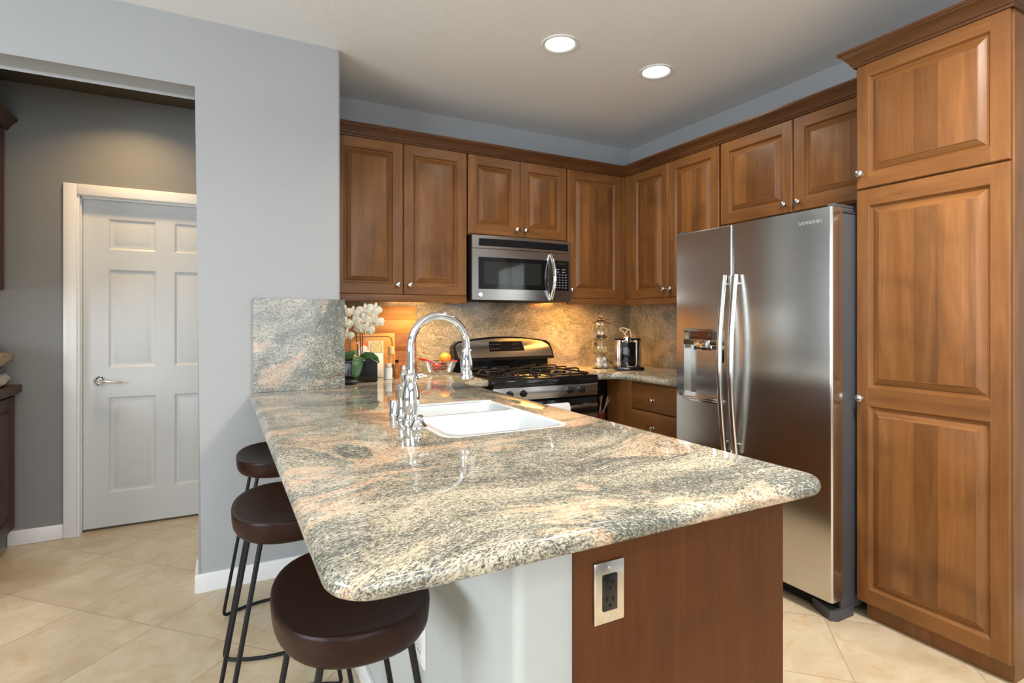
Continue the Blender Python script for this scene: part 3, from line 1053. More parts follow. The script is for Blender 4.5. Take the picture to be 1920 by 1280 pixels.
# dispenser
g = G(); g.box(FXX - 0.003, FXX + 0.006, -1.612, -1.338, 1.136, 1.220, 0.002)
dp = obj('dispenser_panel', g, SST, dl)
g = G(); g.box(FXX - 0.0045, FXX - 0.002, -1.535, -1.392, 1.163, 1.208, 0.001); obj('display', g, plain('amber_display', (0.07, 0.02, 0.006), 0.15), dl, label='dark amber display')
for a, b in ((-1.394, -1.378), (-1.568, -1.536)):
    g = G(); g.box(FXX - 0.0045, FXX - 0.002, a, b, 1.163, 1.208, 0.001); obj('dispenser_button', g, DGREY, dl)
g = G(); g.box(FXX - 0.010, FXX + 0.02, -1.516, -1.418, 1.108, 1.160, 0.003); obj('nozzle_cover', g, CHROME, dl)
g = G(); g.lathe([(0.018, 0), (0.018, 0.004), (0.0001, 0.006)], (FXX + 0.044, -1.555, 1.078), (-1, 0, 0), 20)
for v in g.bm.verts: v.co.z = 1.078 + (v.co.z - 1.078) * 1.9
obj('paddle', g, BLACK, dl)
g = G(); g.box(FXX - 0.010, FXX + 0.04, -1.613, -1.338, 0.842, 0.862, 0.003); g.box(FXX - 0.0105, FXX - 0.004, -1.613, -1.338, 0.834, 0.850, 0.002); obj('drip_tray', g, SST, dl)
g = G(); g.lathe([(0.012, 0), (0.012, 0.002), (0.009, 0.003), (0.0001, 0.003)], (FXX, -1.318, 0.862), (-1, 0, 0), 20); obj('round_sticker', g, DGREY, dl)
g = G(); g.box(-0.690, -0.12, -2.166, -1.281, 1.7235, 1.728)
for y in (-1.305, -2.150):
    g.box(-0.735, -0.60, y - 0.016, y + 0.016, 1.7425, 1.756, 0.003); g.box(-0.68, -0.60, y - 0.016, y + 0.016, 1.7285, 1.7425, 0.002)
obj('hinge_cover', g, DGREY, t)
g = G(); g.box(-0.690, -0.66, -2.155, -1.290, 0.018, 0.080, 0.003); obj('base_grille', g, BLACKM, t)
for y in (-1.33, -2.115):
    g = G()
    g.prism([(-0.735, y - 0.03), (-0.712, y - 0.052), (-0.60, y - 0.052), (-0.60, y + 0.045), (-0.69, y + 0.075)], 0.0, 0.045)
    obj('foot', g, DGREY, t)
for y in (-1.33, -2.115):
    g = G(); g.lathe([(0.02, 0), (0.02, 0.032)], (-0.10, y, 0), (0, 0, 1), 12); obj('foot', g, BLACKM, t)


def lettering(name, body, size, mat, parent, loc, rot, extrude=0.0008, align='CENTER', spacing=1.0):
    c = bpy.data.curves.new(name, 'FONT')
    c.body = body
    c.size = size
    c.extrude = extrude
    c.align_x = align
    c.space_character = spacing
    o = bpy.data.objects.new(name, c)
    COL.objects.link(o)
    bpy.context.view_layer.update()
    dg = bpy.context.evaluated_depsgraph_get()
    me = bpy.data.meshes.new_from_object(o.evaluated_get(dg))
    bpy.data.objects.remove(o)
    me.name = name
    M = Matrix.Translation(Vector(loc)) @ rot.to_4x4()
    me.transform(M)
    off = ORG[parent.name]
    for v in me.vertices: v.co -= off
    me.materials.append(mat)
    q = bpy.data.objects.new(name, me)
    COL.objects.link(q)
    q.parent = parent
    ORG[q.name] = off
    return q


ROTX = Matrix(((0, 0, -1), (-1, 0, 0), (0, 1, 0)))        # text facing -X
ROTY = Matrix(((1, 0, 0), (0, 0, -1), (0, 1, 0)))         # text facing -Y
lettering('logo_lettering', 'SAMSUNG', 0.022, CHROME, dr, (FXX - 0.001, -2.068, 1.681), ROTX, 0.001, spacing=1.08)

# ================================================================== MICROWAVE
t = thing('microwave', 'stainless over-the-range microwave with black window above the stove', 'microwave', (-1.23, -0.2, 1.39))
MX0, MX1 = -1.597, -0.852
g = G(); g.box(MX0 + 0.002, MX1 - 0.002, -0.372, -0.024, 1.392, 1.808, 0.003); obj('body', g, BLACKM, t)


def bowed(x0, x1, z0, z1, th=0.02, bow=0.018, y=-0.385, n=14, extra=0.0):
    g = G()
    def yf(x):
        q = (x - (MX0 + MX1) / 2) / ((MX1 - MX0) / 2)
        return y - bow * (1 - q * q) - extra
    xs = [x0 + (x1 - x0) * k / n for k in range(n + 1)]
    outl = [(x, yf(x)) for x in xs] + [(x, yf(x) + th) for x in xs[::-1]]
    g.loft([[(a, b, z0 + 0.001) for a, b in outl], [(a, b, z1 - 0.001) for a, b in outl]])
    return g


g = bowed(MX0, MX1, 1.722, 1.806); obj('top_panel', g, SSX, t)
g = bowed(-1.553, -0.878, 1.737, 1.786, 0.006, extra=0.0025); vt = obj('vent_grille', g, BLACKM, t)
for k in range(4):
    g = bowed(-1.545, -0.886, 1.742 + k * 0.011, 1.747 + k * 0.011, 0.004, extra=0.0045); obj('vent_slat', g, BLACKM, vt)
g = bowed(MX0, -1.010, 1.394, 1.7205); md = obj('door', g, SSX, t)
g = bowed(-1.010 + 0.002, MX1, 1.394, 1.7205); mp = obj('control_side', g, SSX, t)
g = bowed(-1.556, -1.048, 1.463, 1.668, 0.006, extra=0.0022); wd = obj('window_frame', g, BLACK, md)
g = bowed(-1.520, -1.10, 1.494, 1.640, 0.004, extra=0.0034); obj('window', g, plain('smoked_glass', (0.02, 0.021, 0.02), 0.06), md)
g = bowed(-0.996, -0.872, 1.466, 1.672, 0.006, extra=0.0022); kp = obj('control_panel', g, BLACK, mp)
LCD = plain('key_grey', (0.28, 0.33, 0.40), 0.5)
for r_ in range(8):
    for c_ in range(4):
        if r_ < 2 and c_ % 2: continue
        x = -0.985 + c_ * 0.0265
        z = 1.607 - r_ * 0.0178
        wv = 0.030 if r_ < 2 else 0.014
        g = bowed(x, x + wv, z, z + 0.0065, 0.002, extra=0.0036); obj('key', g, LCD, kp)
g = bowed(-0.970, -0.905, 1.640, 1.656, 0.002, extra=0.0036); obj('clock_display', g, plain('clock_display', (0.02, 0.022, 0.012), 0.2), kp)
g = G()
pts = [(-1.024, -0.400 - 0.052 * math.sin(PI * k / 16) ** 0.8, 1.402 + 0.305 * k / 16) for k in range(17)]
g.tube(pts, 0.0105, 12, flat=1.3)
obj('handle', g, CHROME, md)
g = G()
g.lathe([(0.0145, 0), (0.0145, 0.0015), (0.0125, 0.003), (0.0118, 0.0018), (0.0001, 0.0018)], (-1.541, -0.3905, 1.428), (0, -1, 0), 28)
bd = obj('badge', g, CHROME, md)
g = G(); g.tube([(-1.541 + 0.0045 * math.cos(a) * (1 - 0.05 * a), -0.3926, 1.428 + 0.0045 * math.sin(a) * (1 - 0.05 * a)) for a in [k * 0.5 for k in range(22)]], 0.0007, 6); obj('badge_script', g, DGREY, bd)

# ================================================================== RANGE
t = thing('gas_range', 'black and stainless gas stove with four burners under the microwave', 'stove', (-1.23, -0.36, 0))
RX0, RX1 = -1.606, -0.850
g = G(); g.box(RX0 + 0.002, RX1 - 0.002, -0.655, -0.06, 0.04, 0.870, 0.003); obj('body', g, BLACKM, t)
g = G(); g.box(RX0, RX1, -0.700, -0.085, 0.866, 0.908, 0.008, seg=3)
g.box(RX0, RX1, -0.695, -0.09, 0.904, 0.916, 0.005); obj('cooktop', g, BLACK, t)
g = G(); g.box(RX0 + 0.004, RX1 - 0.004, -0.696, -0.64, 0.788, 0.8655, 0.003); cp = obj('control_panel', g, SSX, t)
for x in (-1.497, -1.404, -1.072, -0.983):
    g = G()
    g.lathe([(0.021, 0), (0.022, 0.003), (0.020, 0.012), (0.017, 0.022), (0.0145, 0.024), (0.0001, 0.024)], (x, -0.6962, 0.829), (0, -1, 0), 24)
    g.box(x - 0.004, x + 0.004, -0.7262, -0.7182, 0.812, 0.848, 0.002)
    obj('control_knob', g, BLACK, cp)
g = G(); g.box(RX0 + 0.004, RX1 - 0.004, -0.690, -0.656, 0.290, 0.775, 0.004); od = obj('oven_door', g, BLACK, t)
g = G(); g.box(RX0 + 0.004, RX1 - 0.004, -0.694, -0.6895, 0.292, 0.672, 0.002); obj('oven_door_panel', g, SSX, od)
g = G(); g.box(RX0 + 0.12, RX1 - 0.12, -0.697, -0.6935, 0.36, 0.60, 0.002); obj('oven_window', g, BLACK, od)
g = G(); g.tube([(RX0 + 0.05 + (RX1 - RX0 - 0.10) * k / 10, -0.745, 0.732) for k in range(11)], 0.014, 14, flat=0.8)
for x in (RX0 + 0.06, RX1 - 0.06):
    g.box(x - 0.012, x + 0.012, -0.742, -0.688, 0.722, 0.742, 0.004)
obj('oven_handle', g, SST, od)
g = G(); g.box(RX0 + 0.004, RX1 - 0.004, -0.688, -0.656, 0.06, 0.282, 0.004); obj('storage_drawer', g, SSX, t)
g = G(); g.box(RX0 + 0.03, RX1 - 0.03, -0.62, -0.10, 0.0, 0.041); obj('plinth', g, BLACKM, t)
# backguard
g = G()
def arch(x): return 1.108 + 0.040 * (1 - ((x + 1.215) / 0.40) ** 2)
xs = [RX0 + 0.0 + (RX1 - RX0 + 0.03) * k / 20 for k in range(21)]
top = [(x, arch(x)) for x in xs]
top[0] = (xs[0] + 0.006, top[0][1] - 0.02); top[-1] = (xs[-1] - 0.014, top[-1][1] - 0.012)
poly = [(xs[0], 0.985)] + [(xs[0], 1.07)] + top + [(xs[-1], 1.05)] + [(xs[-1], 0.985)]
def tilt(z): return -0.120 + (z - 0.985) * 0.40
g.loft([[(x, -0.024, z) for x, z in poly], [(x, tilt(z), z) for x, z in poly]])
g.box(RX0 + 0.002, RX1 - 0.002, -0.080, -0.024, 0.80, 0.99)
bg = obj('backguard', g, BLACK, t)
g = G()
poly2 = [(xs[0] + 0.030 + 0.0, 1.006)] + [(xs[0] + 0.016, 1.085)] + [(x * 1.0, z - 0.012) for x, z in top[1:-1] if x < xs[-1] - 0.05] + [(xs[-1] - 0.028, 1.082), (xs[-1] - 0.012, 1.040), (xs[-1] - 0.012, 1.006)]
g.loft([[(x, tilt(z) + 0.002, z) for x, z in poly2], [(x, tilt(z) - 0.003, z) for x, z in poly2]])
gp = obj('backguard_panel', g, SSX, bg)
g = G(); g.loft([[(x, tilt(z) - d, z) for x, z in ((-1.338, 1.048), (-1.062, 1.048), (-1.070, 1.113), (-1.332, 1.115))] for d in (0.002, 0.006)])
dsp = obj('clock_panel', g, BLACK, gp)
g = G(); g.tube([(-1.069, tilt(1.113) - 0.006, 1.113), (-1.062, tilt(1.080) - 0.006, 1.080), (-1.060, tilt(1.05) - 0.006, 1.050)], 0.002, 8); obj('clock_panel_edge', g, CHROME, gp)
for i in range(4):
    for j in range(2):
        for base in (-1.325, -1.150):
            if base > -1.2 and i == 3: continue
            zk = 1.062 + j * 0.030; g = G(); g.box(base + i * 0.020, base + i * 0.020 + 0.010, tilt(zk) - 0.0075, tilt(zk) - 0.004, zk, zk + 0.004); obj('key', g, plain('key_dim', (0.10, 0.10, 0.11), 0.5) if 'key_dim' not in MATS else MATS['key_dim'], dsp)
# grates and burners
for bx in (-1.415, -1.040):
    g = G()
    zt_ = 0.949
    for by in (-0.535, -0.265):
        for a in range(4):
            q = a * PI / 2 + PI / 4 * 0
            ex_, ey_ = math.cos(q), math.sin(q)
            lx = 0.150 if a % 2 == 0 else 0.125
            g.tube([(bx + ex_ * 0.035, by + ey_ * 0.035, zt_), (bx + ex_ * (lx - 0.02), by + ey_ * (lx - 0.02), zt_), (bx + ex_ * (lx - 0.006), by + ey_ * (lx - 0.006), zt_ - 0.006), (bx + ex_ * lx, by + ey_ * lx, zt_ - 0.018), (bx + ex_ * lx, by + ey_ * lx, 0.916)], 0.0052, 8)
    x0, x1, y0, y1 = bx - 0.150, bx + 0.150, -0.660, -0.140
    fr = [(x, y, 0.926) for x, y in rrect(x0, x1, y0, y1, 0.03, 4)]
    g.tube(fr + [fr[0]], 0.0055, 8)
    g.tube([(x0, -0.40, 0.930), (x0 + 0.02, -0.40, zt_), (x1 - 0.02, -0.40, zt_), (x1, -0.40, 0.930)], 0.0052, 8)
    for x in (x0 + 0.02, x1 - 0.02):
        for y in (y0 + 0.02, y1 - 0.02):
            g.lathe([(0.007, 0), (0.007, 0.012)], (x, y, 0.9155), (0, 0, 1), 10)
    obj('burner_grate', g, IRON, t)
    for by in (-0.535, -0.265):
        g = G(); g.lathe([(0.050, 0), (0.052, 0.003), (0.040, 0.006), (0.036, 0.014), (0.038, 0.016), (0.038, 0.020), (0.030, 0.024), (0.0001, 0.025)], (bx, by, 0.916), (0, 0, 1), 28)
        obj('burner', g, IRON, t)
# towel on the oven handle
m_, nt_, bs_ = nodes_of('white_towel')
wv_ = N(nt_, 'ShaderNodeTexWave', inp={'Scale': 60.0, 'Distortion': 0.6})
wv_.bands_direction = 'Z'
lk(nt_, pos(nt_), wv_.inputs['Vector'])
lk(nt_, ramp(nt_, wv_.outputs[0], [(0.2, (0.62, 0.63, 0.63)), (0.7, (0.74, 0.75, 0.75))]), bs_.inputs['Base Color'])
bs_.inputs['Roughness'].default_value = 0.9
bump(nt_, bs_, wv_.outputs[0], 0.5, 0.003)
TOWEL = m_
g = G()
def towel_prof(off):
    pr_ = []
    pr_ += [(-0.768 - off - 0.004 * math.sin(k), 0.42 + 0.05 * k) for k in range(6)]
    pr_ += [(-0.766 - off, 0.715), (-0.764 - off, 0.735), (-0.757 - off * 0.7, 0.750 + off), (-0.745, 0.756 + off), (-0.733 + off * 0.7, 0.750 + off), (-0.726 + off, 0.735), (-0.722 + off, 0.700), (-0.719 + off, 0.55)]
    return pr_
A_, B_ = towel_prof(0.006), towel_prof(-0.002)
poly = A_ + B_[::-1]
rings = []
NX_ = 14
for k in range(NX_ + 1):
    x = -1.420 + 0.305 * k / NX_
    rings.append([(x, y - 0.003 * math.sin(k * 0.9) * max(0, (0.73 - z)) * 4, z) for y, z in poly])
g.loft(rings)
tag(obj('kitchen_towel', g, TOWEL, smooth=60), 'white ribbed kitchen towel hanging over the oven door handle', 'towel')

# ================================================================== BASE CABINETS ALONG THE WALLS
t = thing('base_cabinet', 'narrow brown base cabinet left of the stove, behind the peninsula', 'cabinet', (-1.7, -0.3, 0), 'base cabinets')
g = G(); g.box(-1.840, -1.610, -0.600, -0.003, 0.10, CT0 - 0.001, 0.001, seg=1); g.box(-1.84, -1.61, -0.54, -0.003, 0, 0.10); obj('body', g, WV, t)
cab_door(t, (-1.775, -0.621, 0.12), X, NY, 0.160, 0.735, fr=0.045, kn=(0.13, 0.68))
t = thing('base_cabinet', 'brown base drawer cabinet below the corner countertop, left of the fridge', 'cabinet', (-0.3, -1.0, 0), 'base cabinets')
g = G(); g.box(-0.595, -0.003, -1.270, -0.735, 0.10, CT0 - 0.001, 0.001, seg=1); g.box(-0.53, -0.003, -1.27, -0.735, 0, 0.10); obj('body', g, WV, t)
for z0, z1 in ((0.692, 0.858), (0.492, 0.684), (0.110, 0.484)):
    g = door_mesh((-0.616, -0.738, z0), YD, NX, 0.528, z1 - z0, [], frame_m=(1, 1), edge=0.005)
    dw = obj('drawer', g, WOOD3, t)
    knob(dw, (-0.616, -0.945, (z0 + z1) / 2 if z1 < 0.6 else z1 - 0.092), NX)
t = thing('corner_cabinet', 'brown open corner base cabinet with a dark niche beside the stove', 'cabinet', (-0.4, -0.35, 0), 'base cabinets')
g = G(); g.box(-0.612, -0.594, -0.734, -0.480, 0.10, CT0 - 0.001, 0.002, seg=1); g.box(-0.845, -0.828, -0.60, -0.03, 0.10, CT0 - 0.001); obj('side_panel', g, WV, t)
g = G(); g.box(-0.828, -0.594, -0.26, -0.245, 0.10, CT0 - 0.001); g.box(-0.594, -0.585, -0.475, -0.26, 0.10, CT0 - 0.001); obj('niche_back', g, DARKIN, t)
g = G(); g.box(-0.827, -0.595, -0.60, -0.262, 0.548, 0.565); g.box(-0.827, -0.595, -0.60, -0.262, 0.10, 0.118); g.box(-0.8, -0.62, -0.55, -0.3, 0.0, 0.10); obj('shelf', g, WV, t)
# crock and utensils in the niche
g = G(); g.lathe([(0.032, 0), (0.037, 0.004), (0.041, 0.060), (0.043, 0.063), (0.043, 0.068), (0.0385, 0.068), (0.036, 0.008), (0.0001, 0.006)], (-0.690, -0.500, 0.5655), (0, 0, 1), 26)
tag(obj('utensil_crock', g, plain('dark_red_glaze', (0.10, 0.012, 0.010), 0.2)), 'small dark red crock in the niche right of the stove', 'crock')
SPOON = plain('pale_worn_wood', (0.20, 0.12, 0.06), 0.6, scale=80, var=0.4)
for k, (a, b, l_, hd) in enumerate(((0.20, 0.02, 0.175, 'a'), (0.55, -0.2, 0.165, 'b'), (0.42, 0.25, 0.175, 'c'), (-0.05, 0.1, 0.16, 'd'))):
    g = G()
    o_ = Vector((-0.711 + 0.013 * k, -0.507 + 0.012 * (k % 2), 0.576))
    d_ = Vector((math.sin(a) * math.cos(b), math.sin(b) * 0.3, math.cos(a))).normalized()
    g.tube([o_ + d_ * (l_ * q / 8) for q in range(9)], [0.004, 0.0042, 0.0044, 0.0046, 0.0048, 0.005, 0.0058, 0.0062, 0.0045], 8)
    tag(obj('wooden_utensil', g, SPOON), ['wooden utensil standing nearly upright in the red crock', 'wooden utensil leaning farthest right in the red crock', 'wooden utensil leaning halfway right in the red crock', 'wooden utensil at the left rim of the red crock'][k], 'utensil', 'wooden utensils in the crock')

# ================================================================== UNDER-CABINET LIGHTS
ULENS = glow('lit_strip_lens', (1.0, 0.62, 0.20), 5.0)
for x0, x1, y0, lab, pw in ((-1.96, -1.68, -0.325, 'lit warm light strip under the upper cabinet left of the microwave', 8.0), (-0.83, -0.60, -0.325, 'lit warm light strip under the upper cabinet right of the microwave', 10.0)):
    t = thing('under_cabinet_light', lab, 'light', ((x0 + x1) / 2, y0 + 0.02, 1.40), 'under cabinet light strips')
    g = G(); g.box(x0, x1, y0 + 0.014, y0 + 0.05, 1.414, 1.4195, 0.002); obj('housing', g, WHITEP, t)
    for k in range(5):
        xc = x0 + (x1 - x0) * (k + 0.5) / 5
        g = G(); g.lathe([(0.0001, -0.005), (0.007, -0.004), (0.0105, 0.0)], (xc, y0 + 0.032, 1.414), seg=16); obj('bulb', g, ULENS, t)
    area('strip_lamp', ((x0 + x1) / 2, y0 + 0.032, 1.408), (0, 0, 0), x1 - x0 - 0.02, 0.03, pw, (1.0, 0.66, 0.28) if x0 < -1.5 else (1.0, 0.50, 0.11), spread=PI)

# ================================================================== THINGS ON THE LEFT BACK COUNTER
ACAC = wood('acacia_board', True, False, (0.11, 0.035, 0.008), (0.34, 0.14, 0.034), (0.52, 0.27, 0.085), 0.6, flame=0.6)
ACAD = wood('dark_acacia_board', True, False, (0.05, 0.016, 0.005), (0.16, 0.058, 0.018), (0.40, 0.19, 0.06), 0.6, flame=0.6)
BAMB = wood('bamboo_board', True, False, (0.30, 0.13, 0.03), (0.42, 0.20, 0.05), (0.52, 0.28, 0.085), 0.4, flame=0.2)
ZC = CT1 + 0.0006


def lean(g, y0, z0, ang):
    M = Matrix.Translation((0, y0, z0)) @ Matrix.Rotation(ang, 4, 'X') @ Matrix.Translation((0, -y0, -z0))
    bmesh.ops.transform(g.bm, matrix=M, verts=g.bm.verts)


g = G()
g.box(-2.390, -1.860, -0.094, -0.074, ZC, ZC + 0.150, 0.002, m=1); g.box(-2.390, -1.860, -0.094, -0.074, ZC + 0.150, ZC + 0.262, 0.002, m=1)
g.box(-2.390, -1.860, -0.094, -0.074, ZC + 0.262, ZC + 0.352, 0.002, m=0); g.box(-2.390, -1.860, -0.094, -0.074, ZC + 0.352, ZC + 0.440, 0.002, m=0)
lean(g, -0.074, ZC, -0.10)
tag(obj('cutting_board', g, [ACAC, ACAD]), 'large two-tone wooden cutting board leaning on the backsplash behind the orchid', 'cutting board')
g = G()
bw0, bw1, bh = -2.385, -2.015, 0.268
g.box(bw0, bw1, -0.140, -0.124, ZC, ZC + bh, 0.005, seg=2)
gr = [(x, -0.1412, z) for x, z in rrect(bw0 + 0.02, bw1 - 0.02, ZC + 0.02, ZC + bh - 0.02, 0.03)]
lean(g, -0.124, ZC, -0.09)
cb = obj('cutting_board', g, BAMB)
tag(cb, 'smaller honey-coloured cutting board with a juice groove, in front of the large board', 'cutting board')
g = G(); g.tube(gr + [gr[0]], 0.0022, 6); lean(g, -0.124, ZC, -0.09)
obj('juice_groove', g, ACAD, cb)
# recipe card / book
t = thing('cookbook', 'white cookbook with food pictures on its cover, behind the orchid pot', 'book', (-2.205, -0.18, ZC))
g = G(); g.box(-2.302, -2.107, -0.192, -0.178, ZC, ZC + 0.222, 0.001); lean(g, -0.178, ZC, -0.07); obj('cover', g, WHITEP, t)
PICS = [((-2.300, -2.252, 0.170, 0.221), (0.60, 0.22, 0.02)), ((-2.300, -2.262, 0.145, 0.170), (0.12, 0.25, 0.07)), ((-2.248, -2.196, 0.168, 0.221), (0.62, 0.16, 0.03))]
for (x0, x1, z0, z1), c in PICS:
    g = G(); g.box(x0, x1, -0.1932, -0.1922, ZC + z0, ZC + z1); lean(g, -0.178, ZC, -0.07); obj('picture', g, plain('print_%d' % len(MATS), c, 0.4), t)
g = G(); g.lathe([(0.021, 0), (0.021, 0.0006)], (-2.225, -0.1933, ZC + 0.176), (0, -1, 0), 26)
for v in g.bm.verts:
    if v.co.z > ZC + 0.19: v.co.x += (-2.225 - v.co.x) * min(1, (v.co.z - ZC - 0.19) * 90)
lean(g, -0.178, ZC, -0.07); obj('picture', g, plain('print_onion', (0.80, 0.74, 0.66), 0.4), t)
m_, nt_, bs_ = nodes_of('print_grains')
lk(nt_, ramp(nt_, noise(nt_, pos(nt_), 260, 2).outputs[0], [(0.38, (0.22, 0.16, 0.04)), (0.55, (0.62, 0.55, 0.26)), (0.7, (0.70, 0.66, 0.5))]), bs_.inputs['Base Color'])
g = G(); g.prism([(-2.190, -0.1934), (-2.110, -0.1934), (-2.110, -0.1922), (-2.190, -0.1922)], ZC + 0.150, ZC + 0.221); lean(g, -0.178, ZC, -0.07); obj('picture', g, m_, t)
# shaker, bottle, white jar
t = thing('spice_grinder', 'clear glass spice grinder with a pale wooden cap beside the cookbook', 'grinder', (-2.075, -0.235, ZC))
g = G(); g.lathe([(0.019, 0), (0.021, 0.004), (0.021, 0.12), (0.017, 0.135), (0.015, 0.14)], (-2.075, -0.235, ZC), seg=24); obj('glass_body', g, glass('clear_glass'), t)
g = G(); g.lathe([(0.0165, 0.002), (0.0175, 0.004), (0.0175, 0.08), (0.0001, 0.082)], (-2.075, -0.235, ZC), seg=20); obj('pepper', g, plain('peppercorn', (0.22, 0.11, 0.035), 0.8, scale=300, var=0.6), t)
g = G(); g.lathe([(0.018, 0.1405), (0.020, 0.143), (0.020, 0.165), (0.017, 0.172), (0.018, 0.182), (0.014, 0.190), (0.0001, 0.192)], (-2.075, -0.235, ZC), seg=24); obj('cap', g, plain('pale_wood_cap', (0.56, 0.36, 0.17), 0.5), t)
t = thing('amber_bottle', 'small amber glass bottle right of the white jar', 'bottle', (-2.060, -0.315, ZC))
g = G(); g.lathe([(0.016, 0), (0.018, 0.004), (0.018, 0.070), (0.010, 0.088), (0.009, 0.096)], (-2.060, -0.315, ZC), seg=22); obj('glass_body', g, plain('amber_glass', (0.30, 0.10, 0.015), 0.08), t)
g = G(); g.lathe([(0.0105, 0.0965), (0.0105, 0.112), (0.0001, 0.113)], (-2.060, -0.315, ZC), seg=20); obj('cap', g, BLACKM, t)
t = thing('white_jar', 'small white jar with a glass lid in front of the cutting boards', 'jar', (-2.118, -0.335, ZC))
g = G(); g.lathe([(0.021, 0), (0.024, 0.003), (0.024, 0.060), (0.021, 0.069), (0.0001, 0.0695)], (-2.118, -0.335, ZC), seg=26); obj('jar_body', g, PORC, t)
g = G(); g.lathe([(0.018, 0.070), (0.019, 0.073), (0.019, 0.088), (0.016, 0.094), (0.0001, 0.095)], (-2.118, -0.335, ZC), seg=24); obj('lid', g, plain('grey_lid', (0.55, 0.56, 0.53), 0.2), t)
g = G()
for k in range(13):
    pass
g.lathe([(0.018, 0), (0.034, 0.006), (0.038, 0.014), (0.033, 0.022), (0.018, 0.027), (0.0001, 0.028)], (-2.372, -0.480, ZC), seg=26)
for v in g.bm.verts: v.co.x = -2.372 + (v.co.x + 2.372) * 1.25
tag(obj('black_stone', g, plain('black_stone', (0.012, 0.012, 0.015), 0.35)), 'smooth black pebble on the counter left of the orchid pot', 'stone')

# ------------------------------------------------------------------ orchid
t = thing('potted_orchid', 'white orchid in a square black pot on the back counter', 'plant', (-2.305, -0.36, ZC))
g = G(); g.box(-2.408, -2.205, -0.430, -0.310, ZC, ZC + 0.128, 0.006); obj('pot', g, BLACK, t)
g = G(); g.box(-2.402, -2.211, -0.424, -0.316, ZC + 0.1285, ZC + 0.136, 0.003); obj('moss', g, plain('dark_moss', (0.02, 0.025, 0.012), 0.95, scale=200), t)
LEAF = plain('orchid_leaf', (0.025, 0.105, 0.018), 0.35, var=0.3, scale=40)


def leaf(base, path, width):
    g = G()
    n = len(path)
    L, R, C = [], [], []
    for i, p in enumerate(path):
        p = Vector(p)
        a = Vector(path[max(i - 1, 0)]); b = Vector(path[min(i + 1, n - 1)])
        d = (b - a).normalized()
        side = d.cross(Vector((0, -0.9, 0.45))).normalized()
        q = i / (n - 1)
        w = width * (0.35 + 0.65 * math.sin(PI * min(1, q * 0.9 + 0.1))) * (1 if q < 0.97 else 0.25)
        L.append(p - side * w / 2); R.append(p + side * w / 2)
        C.append(p + Vector((0, 0.006, -0.004)))
    tv = 0.0012
    for s in (0, 1):
        o = Vector((0, -tv, tv)) if s == 0 else Vector((0, tv, -tv))
        V_ = [[g.v(*(x + o)) for x in row] for row in (L, C, R)]
        for a, b in ((0, 1), (1, 2)):
            for i in range(n - 1):
                g.f([V_[a][i], V_[b][i], V_[b][i + 1], V_[a][i + 1]])
        if s == 0: F0 = V_
        else:
            for row in (0, 2):
                for i in range(n - 1):
                    g.f([F0[row][i], F0[row][i + 1], V_[row][i + 1], V_[row][i]])
            for e in (0, n - 1):
                for a, b in ((0, 1), (1, 2)):
                    g.f([F0[a][e], F0[b][e], V_[b][e], V_[a][e]])
    obj('leaf', g, LEAF, t, smooth=70)


PZ = ZC + 0.138
leaf(0, [(-2.298, -0.385, PZ), (-2.305, -0.415, PZ + 0.012), (-2.315, -0.440, PZ + 0.004), (-2.325, -0.452, PZ - 0.030), (-2.332, -0.456, PZ - 0.065), (-2.334, -0.455, PZ - 0.092), (-2.333, -0.453, PZ - 0.112)], 0.062)
leaf(0, [(-2.290, -0.385, PZ), (-2.265, -0.400, PZ + 0.012), (-2.238, -0.415, PZ + 0.010), (-2.215, -0.430, PZ - 0.008), (-2.200, -0.440, PZ - 0.03)], 0.045)
leaf(0, [(-2.300, -0.360, PZ), (-2.335, -0.345, PZ + 0.015), (-2.370, -0.335, PZ + 0.012), (-2.400, -0.325, PZ - 0.005)], 0.045)
leaf(0, [(-2.285, -0.355, PZ), (-2.245, -0.325, PZ + 0.008), (-2.205, -0.290, PZ - 0.012), (-2.185, -0.275, PZ - 0.045)], 0.045)
STEM = plain('orchid_stem', (0.085, 0.022, 0.015), 0.5)
STK = [[(-2.298, -0.365, PZ - 0.008), (-2.304, -0.36, 1.11), (-2.312, -0.355, 1.19), (-2.316, -0.35, 1.25), (-2.330, -0.345, 1.29), (-2.352, -0.34, 1.31)],
       [(-2.285, -0.365, PZ - 0.008), (-2.287, -0.36, 1.13), (-2.288, -0.355, 1.20), (-2.280, -0.35, 1.255), (-2.262, -0.34, 1.290), (-2.235, -0.335, 1.312), (-2.210, -0.33, 1.318)],
       [(-2.277, -0.365, PZ - 0.008), (-2.276, -0.36, 1.13), (-2.272, -0.355, 1.20), (-2.256, -0.35, 1.245), (-2.232, -0.34, 1.265), (-2.205, -0.335, 1.258)]]
for s_ in STK:
    g = G(); g.tube(s_, [0.0034, 0.003, 0.0028, 0.0025, 0.0022, 0.002, 0.0018][:len(s_)], 8); obj('flower_stem', g, STEM, t)
g = G(); g.box(-2.310, -2.300, -0.366, -0.354, 1.130, 1.138, 0.002); obj('stake_clip', g, WHITEP, t)
PETAL = plain('orchid_petal', (0.84, 0.80, 0.66), 0.5, var=0.05, scale=60)
LIP = plain('orchid_lip', (0.78, 0.64, 0.30), 0.5)


